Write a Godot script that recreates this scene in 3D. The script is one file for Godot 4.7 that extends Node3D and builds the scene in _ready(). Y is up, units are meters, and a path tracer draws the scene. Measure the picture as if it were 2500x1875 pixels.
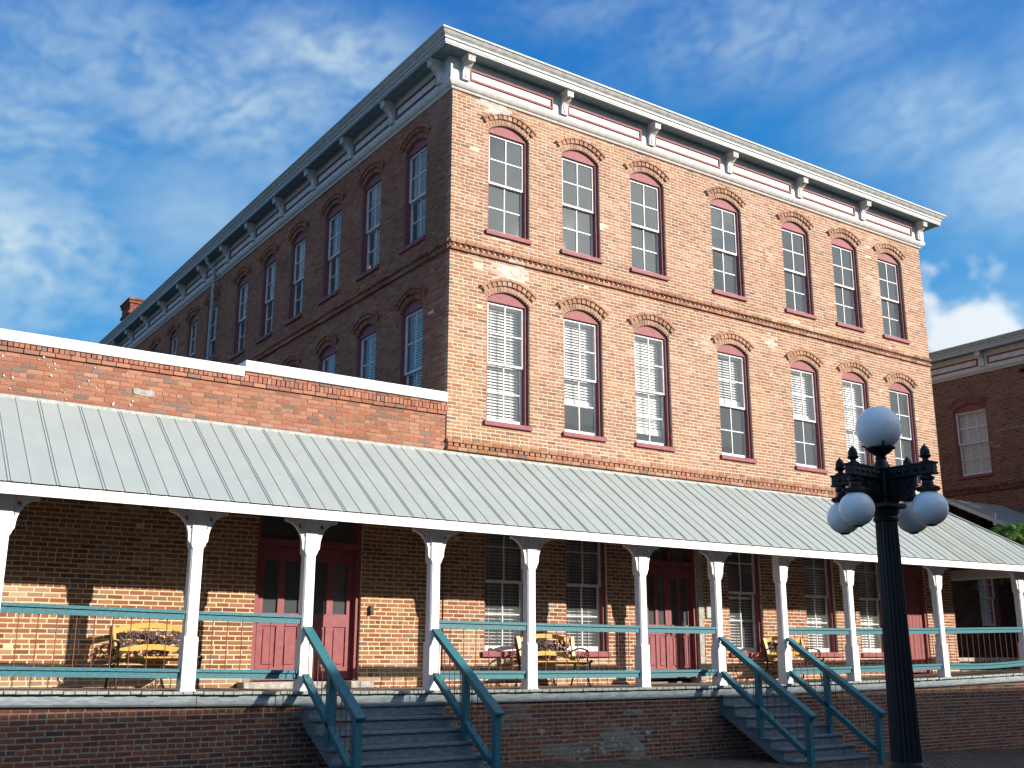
extends Node3D
# An old brick building with a porch on a loading dock, a one storey wing and a street lamp. Metres; x runs right along the
# facade (x = 0 is the corner with the wing), y = 0 is about the dock floor, z comes out of the facade towards the street.

const H := 0.0692            # one course of brick
const XR := 14.71            # right end of the facade
const SAG := 0.0011

var rng := RandomNumberGenerator.new()
var M := {}
var used := {}
var brick_mesh: ArrayMesh
var brick_mats := {}
var slats_left := 300
var slat_rest: Array[Transform3D] = []
var tone := FastNoiseLite.new()
var spot := FastNoiseLite.new()

# ---------------------------------------------------------------- mesh builder
class B:
	var v := PackedVector3Array()
	var n := PackedVector3Array()
	var x := Transform3D.IDENTITY
	func tri(a: Vector3, b: Vector3, c: Vector3) -> void:      # outward = (b-a) x (c-a)
		a = x * a; b = x * b; c = x * c
		var k := (b - a).cross(c - a).normalized()
		v.append(a); v.append(c); v.append(b)
		n.append(k); n.append(k); n.append(k)
	func quad(a: Vector3, b: Vector3, c: Vector3, d: Vector3) -> void:
		tri(a, b, c); tri(a, c, d)
	func smooth(p: Array, q: Array) -> void:                    # a triangle with its own normals
		v.append(x * p[0]); v.append(x * p[2]); v.append(x * p[1])
		n.append((x.basis * q[0]).normalized()); n.append((x.basis * q[2]).normalized()); n.append((x.basis * q[1]).normalized())
	func box(lo: Vector3, hi: Vector3) -> void:
		quad(Vector3(lo.x, lo.y, hi.z), Vector3(hi.x, lo.y, hi.z), Vector3(hi.x, hi.y, hi.z), Vector3(lo.x, hi.y, hi.z))
		quad(Vector3(hi.x, lo.y, lo.z), Vector3(lo.x, lo.y, lo.z), Vector3(lo.x, hi.y, lo.z), Vector3(hi.x, hi.y, lo.z))
		quad(Vector3(hi.x, lo.y, hi.z), Vector3(hi.x, lo.y, lo.z), Vector3(hi.x, hi.y, lo.z), Vector3(hi.x, hi.y, hi.z))
		quad(Vector3(lo.x, lo.y, lo.z), Vector3(lo.x, lo.y, hi.z), Vector3(lo.x, hi.y, hi.z), Vector3(lo.x, hi.y, lo.z))
		quad(Vector3(lo.x, hi.y, hi.z), Vector3(hi.x, hi.y, hi.z), Vector3(hi.x, hi.y, lo.z), Vector3(lo.x, hi.y, lo.z))
		quad(Vector3(lo.x, lo.y, lo.z), Vector3(hi.x, lo.y, lo.z), Vector3(hi.x, lo.y, hi.z), Vector3(lo.x, lo.y, hi.z))
	func bbox(lo: Vector3, hi: Vector3, b: Vector3, jit := 0.0, r: RandomNumberGenerator = null) -> void:   # chamfered box
		var c := (lo + hi) / 2.0
		var h := (hi - lo) / 2.0
		var P := {}
		for sx in [-1, 1]:
			for sy in [-1, 1]:
				for sz in [-1, 1]:
					var s := Vector3(sx, sy, sz)
					var w := h
					if r:
						w = h - Vector3(r.randf() * jit * h.x * .25, r.randf() * jit * h.y, r.randf() * jit * h.z * .2)
					P[[sx, sy, sz, 0]] = c + s * Vector3(w.x, w.y - b.y, w.z - b.z)
					P[[sx, sy, sz, 1]] = c + s * Vector3(w.x - b.x, w.y, w.z - b.z)
					P[[sx, sy, sz, 2]] = c + s * Vector3(w.x - b.x, w.y - b.y, w.z)
		for s in [-1, 1]:
			_f([P[[s, -1, -1, 0]], P[[s, 1, -1, 0]], P[[s, 1, 1, 0]], P[[s, -1, 1, 0]]], c)
			_f([P[[-1, s, -1, 1]], P[[1, s, -1, 1]], P[[1, s, 1, 1]], P[[-1, s, 1, 1]]], c)
			_f([P[[-1, -1, s, 2]], P[[1, -1, s, 2]], P[[1, 1, s, 2]], P[[-1, 1, s, 2]]], c)
			for t in [-1, 1]:
				_f([P[[s, t, -1, 0]], P[[s, t, 1, 0]], P[[s, t, 1, 1]], P[[s, t, -1, 1]]], c)
				_f([P[[s, -1, t, 0]], P[[s, 1, t, 0]], P[[s, 1, t, 2]], P[[s, -1, t, 2]]], c)
				_f([P[[-1, s, t, 1]], P[[1, s, t, 1]], P[[1, s, t, 2]], P[[-1, s, t, 2]]], c)
				for u in [-1, 1]:
					_f([P[[s, t, u, 0]], P[[s, t, u, 1]], P[[s, t, u, 2]]], c)
	func _f(p: Array, c: Vector3) -> void:
		var k: Vector3 = (p[1] - p[0]).cross(p[2] - p[0])
		if k.dot(p[0] - c) < 0.0:
			p.reverse()
		tri(p[0], p[1], p[2])
		if p.size() > 3:
			tri(p[0], p[2], p[3])
	func bar(a: Vector3, b: Vector3, w: float, h: float, up := Vector3.UP) -> void:      # a beam from a to b; h along up
		var d := (b - a).normalized()
		var s := d.cross(up).normalized() * w / 2.0
		var u := s.normalized().cross(d) * h / 2.0
		var q: Array = []
		for e in [a, b]:
			q.append_array([e - s - u, e + s - u, e + s + u, e - s + u])
		for i in 4:
			var j := (i + 1) % 4
			quad(q[i], q[4 + i], q[4 + j], q[j])
		quad(q[0], q[1], q[2], q[3]); quad(q[7], q[6], q[5], q[4])
	func tube(p: Array, r: float, sides := 6, r2 := -1.0) -> void:
		var rings: Array = []
		var m := p.size()
		var up := Vector3.UP
		for i in m:
			var d: Vector3 = (p[mini(i + 1, m - 1)] - p[maxi(i - 1, 0)]).normalized()
			if absf(d.dot(up)) > 0.95:
				up = Vector3.RIGHT if absf(d.x) < 0.9 else Vector3.BACK
			var s := d.cross(up).normalized()
			var u := d.cross(s)
			var rr := r if r2 < 0.0 else lerpf(r, r2, float(i) / (m - 1))
			var ring: Array = []
			for k in sides:
				var t := TAU * k / sides
				var o := s * cos(t) + u * sin(t)
				ring.append([p[i] + o * rr, o])
			rings.append(ring)
		for i in m - 1:
			for k in sides:
				var l := (k + 1) % sides
				var a: Array = rings[i][k]
				var b: Array = rings[i][l]
				var c: Array = rings[i + 1][l]
				var e: Array = rings[i + 1][k]
				smooth([a[0], b[0], c[0]], [a[1], b[1], c[1]]); smooth([a[0], c[0], e[0]], [a[1], c[1], e[1]])
		for k in sides - 2:
			tri(rings[0][0][0], rings[0][k + 2][0], rings[0][k + 1][0])
			tri(rings[m - 1][0][0], rings[m - 1][k + 1][0], rings[m - 1][k + 2][0])
	func lathe(prof: Array, c: Vector3, seg := 24, flute := 0.0) -> void:     # prof: Vector2(r, y) from the bottom up
		var m := prof.size()
		for i in m - 1:
			var a: Vector2 = prof[i]
			var b: Vector2 = prof[i + 1]
			if a.distance_to(b) < 1e-6:
				continue
			var t := (b - a).normalized()
			var na := Vector2(t.y, -t.x)
			var n0 := na
			var n1 := na
			if i > 0 and prof[i - 1].distance_to(a) > 1e-6:
				var t0: Vector2 = (a - prof[i - 1]).normalized()
				if t0.dot(t) > 0.8:
					n0 = (na + Vector2(t0.y, -t0.x)).normalized()
			if i < m - 2 and prof[i + 2].distance_to(b) > 1e-6:
				var t1: Vector2 = (prof[i + 2] - b).normalized()
				if t1.dot(t) > 0.8:
					n1 = (na + Vector2(t1.y, -t1.x)).normalized()
			for k in seg:
				var p := TAU * k / seg
				var q := TAU * (k + 1) / seg
				var fp := 1.0 - (flute if k % 2 else 0.0)
				var fq := 1.0 - (flute if (k + 1) % 2 else 0.0)
				var dp := Vector3(cos(p), 0, -sin(p))
				var dq := Vector3(cos(q), 0, -sin(q))
				var A := c + dp * a.x * fp + Vector3(0, a.y, 0)
				var Bq := c + dq * a.x * fq + Vector3(0, a.y, 0)
				var C := c + dq * b.x * fq + Vector3(0, b.y, 0)
				var D := c + dp * b.x * fp + Vector3(0, b.y, 0)
				if flute > 0.0:
					quad(A, Bq, C, D)
				else:
					var nA := dp * n0.x + Vector3(0, n0.y, 0)
					var nB := dq * n0.x + Vector3(0, n0.y, 0)
					var nC := dq * n1.x + Vector3(0, n1.y, 0)
					var nD := dp * n1.x + Vector3(0, n1.y, 0)
					smooth([A, Bq, C], [nA, nB, nC]); smooth([A, C, D], [nA, nC, nD])
	func slab(poly: PackedVector2Array, z0: float, z1: float) -> void:      # a polygon in xy given a thickness
		var ids := Geometry2D.triangulate_polygon(poly)
		for i in range(0, ids.size(), 3):
			var a := poly[ids[i]]
			var b := poly[ids[i + 1]]
			var c := poly[ids[i + 2]]
			if (b - a).cross(c - a) < 0.0:
				var t := b; b = c; c = t
			tri(Vector3(a.x, a.y, z1), Vector3(b.x, b.y, z1), Vector3(c.x, c.y, z1))
			tri(Vector3(a.x, a.y, z0), Vector3(c.x, c.y, z0), Vector3(b.x, b.y, z0))
		var ccw := not Geometry2D.is_polygon_clockwise(poly)
		for i in poly.size():
			var a := poly[i]
			var b := poly[(i + 1) % poly.size()]
			if not ccw:
				var t := a; a = b; b = t
			quad(Vector3(a.x, a.y, z0), Vector3(b.x, b.y, z0), Vector3(b.x, b.y, z1), Vector3(a.x, a.y, z1))
	func sweep(prof: Array, path: Array, outs: Array) -> void:       # prof: Vector2(out, y); path of Vector3, outs: mitred outward vectors
		for i in path.size() - 1:
			for j in prof.size() - 1:
				var a: Vector3 = path[i] + outs[i] * prof[j].x + Vector3(0, prof[j].y, 0)
				var b: Vector3 = path[i + 1] + outs[i + 1] * prof[j].x + Vector3(0, prof[j].y, 0)
				var c: Vector3 = path[i + 1] + outs[i + 1] * prof[j + 1].x + Vector3(0, prof[j + 1].y, 0)
				var d: Vector3 = path[i] + outs[i] * prof[j + 1].x + Vector3(0, prof[j + 1].y, 0)
				quad(a, b, c, d)
	func ball(c: Vector3, r: Vector3, seg := 10, rings := 6) -> void:
		for i in rings:
			for k in seg:
				var p: Array = []
				for e in [[i, k], [i, k + 1], [i + 1, k + 1], [i + 1, k]]:
					var th: float = PI * e[0] / rings - PI / 2.0
					var ph: float = TAU * e[1] / seg
					p.append(Vector3(cos(th) * cos(ph), sin(th), -cos(th) * sin(ph)))
				smooth([c + p[0] * r, c + p[1] * r, c + p[2] * r], [p[0], p[1], p[2]])
				smooth([c + p[0] * r, c + p[2] * r, c + p[3] * r], [p[0], p[2], p[3]])
	func mesh() -> ArrayMesh:
		var a := []
		a.resize(Mesh.ARRAY_MAX)
		a[Mesh.ARRAY_VERTEX] = v
		a[Mesh.ARRAY_NORMAL] = n
		var m := ArrayMesh.new()
		m.add_surface_from_arrays(Mesh.PRIMITIVE_TRIANGLES, a)
		return m

# ---------------------------------------------------------------- scene helpers
func numbered(parent: Node, called: String) -> String:
	var key := str(parent.get_instance_id()) + called
	var k: int = used.get(key, 0)
	used[key] = k + 1
	return called if k == 0 else "%s_%03d" % [called, k]

func put(b: B, called: String, m: Material, parent: Node = self) -> MeshInstance3D:
	return put_mesh(b.mesh(), called, m, parent)

func put_mesh(mesh: Mesh, called: String, m: Material, parent: Node = self, t := Transform3D.IDENTITY) -> MeshInstance3D:
	var o := MeshInstance3D.new()
	o.mesh = mesh
	o.material_override = m
	o.name = numbered(parent, called)
	o.transform = t
	parent.add_child(o, true)
	return o

func thing(called: String, label: String, category: String, at := Vector3.ZERO, group := "") -> Node3D:
	var o := Node3D.new()
	o.name = numbered(self, called)
	o.position = at
	add_child(o, true)
	o.set_meta("label", label)
	o.set_meta("category", category)
	if group:
		o.set_meta("group", group)
	return o

func part(called: String, parent: Node, t := Transform3D.IDENTITY) -> Node3D:
	var o := Node3D.new()
	o.name = numbered(parent, called)
	o.transform = t
	parent.add_child(o, true)
	return o

func multi(called: String, mesh: Mesh, m: Material, ts: Array, cs: PackedColorArray, parent: Node) -> void:
	if ts.is_empty():
		return
	var mm := MultiMesh.new()
	mm.transform_format = MultiMesh.TRANSFORM_3D
	mm.use_colors = cs.size() > 0
	mm.mesh = mesh
	mm.instance_count = ts.size()
	for i in ts.size():
		mm.set_instance_transform(i, ts[i])
		if cs.size():
			mm.set_instance_color(i, cs[i])
	var o := MultiMeshInstance3D.new()
	o.multimesh = mm
	o.material_override = m
	o.name = numbered(parent, called)
	o.set_meta("kind", "stuff")
	parent.add_child(o, true)

func lin(r: float, g: float, b: float) -> Color:
	return Color(r, g, b).linear_to_srgb()

func noise_tex(seed_: int, freq: float, lo: float, hi: float, octaves := 4, size := 512, normal := false, strength := 4.0, stretch := false) -> Texture2D:
	var f := FastNoiseLite.new()
	f.seed = seed_
	f.noise_type = FastNoiseLite.TYPE_SIMPLEX_SMOOTH
	f.frequency = freq
	f.fractal_octaves = octaves
	var t := NoiseTexture2D.new()
	t.width = size
	t.height = size if not stretch else size / 8
	t.seamless = true
	t.noise = f
	if normal:
		t.as_normal_map = true
		t.bump_strength = strength
	else:
		var g := Gradient.new()
		g.set_color(0, Color(lo, lo, lo))
		g.set_color(1, Color(hi, hi, hi))
		t.color_ramp = g
	return t

func mat(called: String, c: Color, rough: float, tex: Texture2D = null, scale := Vector3.ONE, bump: Texture2D = null, vertex := false) -> StandardMaterial3D:
	var m := StandardMaterial3D.new()
	m.resource_name = called
	m.albedo_color = c
	m.roughness = rough
	m.metallic_specular = 0.4
	m.vertex_color_use_as_albedo = vertex
	if tex or bump:
		m.uv1_triplanar = true
		m.uv1_world_triplanar = true
		m.uv1_scale = scale
	if tex:
		m.albedo_texture = tex
	if bump:
		m.normal_enabled = true
		m.normal_texture = bump
		m.normal_scale = 0.6
	M[called] = m
	return m

func yd(x: float) -> float:                  # the old dock has settled: its floor line dips by some centimetres
	return -0.045 + SAG * (x - 3.0) * (x - 3.0)

func ye(x: float) -> float:                  # eave of the porch roof (top of the sheets)
	return 2.492 + 0.0004 * (x - 2.0) * (x - 2.0)

func yg(x: float) -> float:                  # the street falls gently to the right
	return -1.147 - 0.0287 * clampf(x, -7.0, 22.0)

# ---------------------------------------------------------------- bricks
var PAL := {
	"facade": [[.41, .21, .135, 5.0], [.435, .24, .16, 4.5], [.455, .275, .19, 2.6], [.405, .183, .108, 3.6], [.345, .183, .124, 2.4], [.25, .155, .115, 1.5], [.48, .31, .23, 1.1]],
	"side": [[.44, .145, .078, 5.0], [.47, .175, .095, 4.0], [.37, .12, .066, 3.0], [.48, .205, .115, 1.6], [.27, .105, .06, 1.2]],
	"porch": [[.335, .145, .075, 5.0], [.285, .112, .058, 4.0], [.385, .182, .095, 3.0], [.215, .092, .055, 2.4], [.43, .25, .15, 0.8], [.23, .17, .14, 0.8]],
	"wing": [[.40, .175, .112, 5.0], [.43, .205, .135, 4.0], [.365, .145, .092, 4.0], [.455, .235, .15, 2.0], [.29, .155, .115, 1.8], [.23, .165, .14, 1.0]],
	"dock": [[.28, .082, .048, 5.0], [.34, .10, .052, 4.0], [.215, .068, .047, 3.0], [.45, .155, .07, 0.7], [.145, .07, .058, 1.6], [.31, .13, .09, 1.2]],
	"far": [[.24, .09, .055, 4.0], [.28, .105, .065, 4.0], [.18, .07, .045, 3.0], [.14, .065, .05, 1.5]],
	"alley": [[.11, .05, .035, 4.0], [.14, .06, .04, 4.0], [.08, .04, .03, 3.0]],  # darker copy of far: the shade under the passage roof is in the colour
}

func pick(pal: String) -> Color:
	var p: Array = PAL[pal]
	var s := 0.0
	for e in p:
		s += e[3]
	var t := rng.randf() * s
	for e in p:
		t -= e[3]
		if t <= 0.0:
			var k := rng.randf_range(.88, 1.1)
			return Color(e[0] * k, e[1] * k * rng.randf_range(.96, 1.04), e[2] * k * rng.randf_range(.93, 1.07))
	return Color(p[0][0], p[0][1], p[0][2])

# A wall of brick in its own axes (x along, y up, z out of the wall). Openings: {x0, x1, y0, y1 (springing), rise, ring}
class Wall:
	var T := Transform3D.IDENTITY
	var x0 := 0.0
	var x1 := 1.0
	var y0 := 0.0
	var y1 := 1.0
	var open: Array = []
	var skip: Array = []           # rows taken by string courses
	var pal := "facade"
	var low_pal := ""
	var low_y := -99.0
	var stains: Array = []         # [x, y, rx, ry, amount, colour]
	var joint := 0.0148
	var quoin := 0                 # 1: this wall's bricks turn the corner at x0; 2: it makes room for them at x1
	var thick := 0.28
	var ts: Array[Transform3D] = []
	var cs := PackedColorArray()
	var mortar: B = null

	func half(o: Dictionary, y: float, t: float) -> Array:       # [x from, x to] that the opening takes at height y, or []
		if y < o.y0:
			return []
		var w: float = (o.x1 - o.x0) / 2.0
		var c: float = (o.x0 + o.x1) / 2.0
		if y < o.y1:
			return [o.x0, o.x1]
		if o.rise <= 0.0:
			return []
		var R: float = (w * w + o.rise * o.rise) / (2.0 * o.rise)
		var cy: float = o.y1 + o.rise - R
		var Rt := R + t
		if y >= cy + Rt:
			return []
		var h := 0.0
		var ys: float = cy + (o.y1 - cy) * Rt / R
		if y < ys:
			h = (y - cy) * w / (o.y1 - cy)
		else:
			h = sqrt(maxf(0.0, Rt * Rt - (y - cy) * (y - cy)))
		return [c - h, c + h]

	func solid(y: float, t_on: bool) -> Array:
		var cut: Array = []
		for o in open:
			var c := half(o, y, o.ring if t_on else 0.0)
			if c.size():
				cut.append(c)
		cut.sort_custom(func(a, b): return a[0] < b[0])
		var out: Array = []
		var x := x0
		for c in cut:
			if c[0] > x + 0.002:
				out.append([x, minf(c[0], x1)])
			x = maxf(x, c[1])
			if x >= x1:
				break
		if x < x1 - 0.002:
			out.append([x, x1])
		return out

	func add_mortar() -> void:
		mortar = B.new()
		var ys: Array = [y0, y1]
		for o in open:
			ys.append_array([o.y0, o.y1])
			if o.rise > 0.0:
				for k in range(1, 9):
					ys.append(o.y1 + o.rise * (1.0 - pow(1.0 - k / 8.0, 1.6)))
		ys = ys.filter(func(y): return y >= y0 and y <= y1)
		ys.sort()
		var f := -0.005
		for i in ys.size() - 1:
			if ys[i + 1] - ys[i] < 1e-4:
				continue
			for s in solid((ys[i] + ys[i + 1]) / 2.0, false):
				var a: float = s[0] + (.006 if s[0] == x0 else .0)
				var b: float = s[1] - (.006 if s[1] == x1 else .0)
				mortar.box(Vector3(a, ys[i], -thick), Vector3(b, ys[i + 1], f))

func wall_tint(w: Wall, c: Color, x: float, y: float) -> Color:
	var p := w.T * Vector3(x, y, 0)
	var t := tone.get_noise_3d(p.x * 1.0, p.y * 1.6, p.z) * 0.20
	c = Color(c.r * (1.0 + t), c.g * (1.0 + t * 1.2), c.b * (1.0 + t * 1.3))
	for s in w.stains:
		var d := Vector2((x - s[0]) / s[2], (y - s[1]) / s[3]).length()
		if d < 1.3:
			var k := clampf((1.15 - d) * 1.4 + spot.get_noise_2d(x * 60.0, y * 140.0) * 1.5, 0.0, 1.0) * float(s[4])
			c = c.lerp(s[5], k)
	return c

func add_brick(w: Wall, xa: float, xb: float, yc: float, h: float, proud := 0.0, depth := 0.10) -> void:
	var tw := Transform3D(Basis(Vector3(0, 0, 1), rng.randfn(0.0, 0.006)) * Basis(Vector3(0, 1, 0), rng.randfn(0.0, 0.008)), Vector3((xa + xb) / 2.0, yc + rng.randfn(0.0, 0.0012), proud + rng.randfn(0.0, 0.0016) - depth / 2.0))
	tw.basis = tw.basis * Basis.from_scale(Vector3(xb - xa, h * rng.randf_range(.95, 1.03), depth))
	w.ts.append(w.T * tw)
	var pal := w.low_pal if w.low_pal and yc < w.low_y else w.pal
	w.cs.append(wall_tint(w, pick(pal), (xa + xb) / 2.0, yc))

func lay(w: Wall) -> void:
	w.add_mortar()
	var rows := int(round((w.y1 - w.y0) / H))
	for r in rows:
		var grow := int(round(w.y0 / H)) + r
		if grow in w.skip:
			continue
		var yc := w.y0 + (r + 0.5) * H
		var head := posmod(grow, 6) == 2
		var l := 0.1067 if head else 0.2134
		var off := (l * 0.5 if posmod(grow, 2) else 0.0) + rng.randf_range(-.02, .02)
		for s in w.solid(yc, true):
			if w.quoin == 2 and s[1] == w.x1 and posmod(grow, 2):
				s[1] -= .10
			var k := floorf((s[0] - off) / l)
			var x: float = s[0]
			while x < s[1] - 0.004:
				var e: float = minf(off + (k + 1.0) * l + rng.randfn(0.0, 0.004), s[1])
				if s[1] - e < 0.035:
					e = s[1]
				if e - x < 0.04 and e < s[1]:
					k += 1.0
					e = minf(off + (k + 1.0) * l, s[1])
				var ja := w.joint / 2.0 if x > s[0] else 0.0
				var jb := w.joint / 2.0 if e < s[1] else 0.0
				if e - x > 0.02:
					add_brick(w, x + ja, e - jb, yc, H - w.joint, 0.0, .20 if w.quoin == 1 and x == w.x0 and posmod(grow, 2) else .10)
				x = e
				k += 1.0

func ring_brick(w: Wall, c: Vector2, a: float, r0: float, r1: float, wd: float, proud: float, depth: float) -> void:
	var d := Vector3(sin(a), cos(a), 0)
	var s := Vector3(cos(a), -sin(a), 0)
	var m := Vector3(c.x, c.y, 0) + d * (r0 + r1) / 2.0 + Vector3(0, 0, proud - depth / 2.0 + rng.randfn(0, .0015))
	var t := Transform3D(Basis(s * wd, d * (r1 - r0), Vector3(0, 0, depth)), m)
	w.ts.append(w.T * t)
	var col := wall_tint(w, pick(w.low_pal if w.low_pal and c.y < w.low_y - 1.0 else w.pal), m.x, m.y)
	w.cs.append(col.lerp(Color(.60, .46, .34), .16) if w.pal == "facade" and c.y > 4.0 else col)

func arch_hood(w: Wall, o: Dictionary, dentils := true) -> void:
	var hw: float = (o.x1 - o.x0) / 2.0
	var R: float = (hw * hw + o.rise * o.rise) / (2.0 * o.rise)
	var c := Vector2((o.x0 + o.x1) / 2.0, o.y1 + o.rise - R)
	var th := asin(hw / R)
	var n1 := int(round(2.0 * th * (R + .05) / .077))
	for i in n1:
		var a := -th + 2.0 * th * (i + .5) / n1
		ring_brick(w, c, a, R + .004, R + .104, 2.0 * th * (R + .05) / n1 - .013, .003, .12)
	var n2 := int(round(2.0 * th * (R + .15) / (.118 if dentils else .077)))
	for i in n2:
		var a := -th + 2.0 * th * (i + .5) / n2
		ring_brick(w, c, a, R + .110, R + .200, 2.0 * th * (R + .15) / n2 - (.026 if dentils else .010), .040 if dentils else .004, .12)
	var n3 := 6
	for i in n3:
		var a := -th + 2.0 * th * (i + .5) / n3
		ring_brick(w, c, a, R + .202, R + .252, 2.0 * th * (R + .22) / n3 - .004, .058 if dentils else .004, .12)

func band(w: Wall, row: int, xa: float, xb: float, saw: bool) -> void:        # a string course of three rows
	var y := (row + .5) * H
	var n := int(round((xb - xa) / .2134))
	var l := (xb - xa) / n
	for i in n:
		add_brick(w, xa + i * l + .003, xa + (i + 1) * l - .003, y, H - .006, .05, .14)
		add_brick(w, xa + (i + .5) * l + .003, minf(xa + (i + 1.5) * l, xb) - .003, y + 2.0 * H, H - .006, .05, .14)
	add_brick(w, xa, xa + l * .5 - .003, y + 2.0 * H, H - .006, .05, .14)
	var m := int(round((xb - xa) / .128))
	for i in m:
		var x := xa + (i + .5) * (xb - xa) / m
		var t := Transform3D(Basis(Vector3.UP, (PI / 4.0 if saw else 0.0) + rng.randfn(0, .03)) * Basis.from_scale(Vector3(.098, H - .008, .098 if saw else .14)), Vector3(x, y + H + rng.randfn(0, .001), -.022 if saw else -.035))
		w.ts.append(w.T * t)
		w.cs.append(wall_tint(w, pick(w.pal), x, y))

func finish_wall(w: Wall, parent: Node, mort: Material, eye: Vector3, seen: Callable, singles := 300) -> void:
	put(transformed(w.mortar, w.T), "wall", mort, parent)
	var order: Array = []
	if singles > 0:
		var nrm := w.T.basis.z
		for i in w.ts.size():
			var p := w.ts[i].origin
			if seen.call(p):
				var d := eye - p
				order.append([-d.normalized().dot(nrm) * w.ts[i].basis.get_scale().x / d.length_squared(), i])
		order.sort_custom(func(a, b): return a[0] < b[0])
		order = order.slice(0, singles)
	var taken := {}
	var ms: Array = mats_for(w.low_pal if w.low_pal else w.pal)
	for e in order:
		taken[e[1]] = true
		var c := w.cs[e[1]]
		var best := 0
		var bd := 9.0
		for k in ms.size():
			var q: Color = ms[k].get_meta("lin")
			var dd := absf(q.r - c.r) + absf(q.g - c.g) + absf(q.b - c.b)
			if dd < bd:
				bd = dd
				best = k
		put_mesh(brick_mesh, "brick", ms[best], parent, w.ts[e[1]])
	var ts: Array = []
	var cs := PackedColorArray()
	for i in w.ts.size():
		if not taken.has(i):
			ts.append(w.ts[i])
			cs.append(w.cs[i])
	multi("brickwork", brick_mesh, M.brick, ts, cs, parent)

func mats_for(pal: String) -> Array:
	if not brick_mats.has(pal):
		var a: Array = []
		for e in PAL[pal]:
			for k in [.88, 1.0, 1.1]:
				var m: StandardMaterial3D = M.brick.duplicate()
				m.vertex_color_use_as_albedo = false
				m.albedo_color = lin(e[0] * k, e[1] * k, e[2] * k)
				m.set_meta("lin", Color(e[0] * k, e[1] * k, e[2] * k))
				a.append(m)
		brick_mats[pal] = a
	return brick_mats[pal]

func transformed(b: B, t: Transform3D) -> B:
	var o := B.new()
	for i in b.v.size():
		o.v.append(t * b.v[i])
		o.n.append(t.basis * b.n[i])
	return o

# ---------------------------------------------------------------- windows and doors (local axes of the wall)
func sash_mesh(w: float, h: float, cols: int, rows: int, st: float, bot: float, d: float) -> Array:
	var b := B.new()
	b.box(Vector3(0, 0, -d), Vector3(st, h, 0)); b.box(Vector3(w - st, 0, -d), Vector3(w, h, 0))
	b.box(Vector3(st, 0, -d), Vector3(w - st, bot, -.001)); b.box(Vector3(st, h - st, -d), Vector3(w - st, h, -.001))
	var panes: Array = []
	var iw := w - 2.0 * st
	var ih := h - bot - st
	var m := 0.011
	for c in range(1, cols):
		var x := st + iw * c / cols
		b.box(Vector3(x - m, bot, -d * .85), Vector3(x + m, h - st, -.004))
	for r in range(1, rows):
		var y := bot + ih * r / rows
		for c in cols:
			b.box(Vector3(st + iw * c / cols + (m if c else 0.0), y - m, -d * .8), Vector3(st + iw * (c + 1) / cols - (m if c < cols - 1 else 0.0), y + m, -.006))
	for c in cols:
		for r in rows:
			panes.append([st + iw * c / cols, bot + ih * r / rows, iw / cols, ih / rows])
	return [b, panes]

var pane_cache := {}
func pane_mesh(w: float, h: float) -> Mesh:
	var k := "%.3f %.3f" % [w, h]
	if not pane_cache.has(k):
		var b := B.new()
		b.quad(Vector3(0, 0, 0), Vector3(w, 0, 0), Vector3(w, h, 0), Vector3(0, h, 0))
		pane_cache[k] = b.mesh()
	return pane_cache[k]

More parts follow.
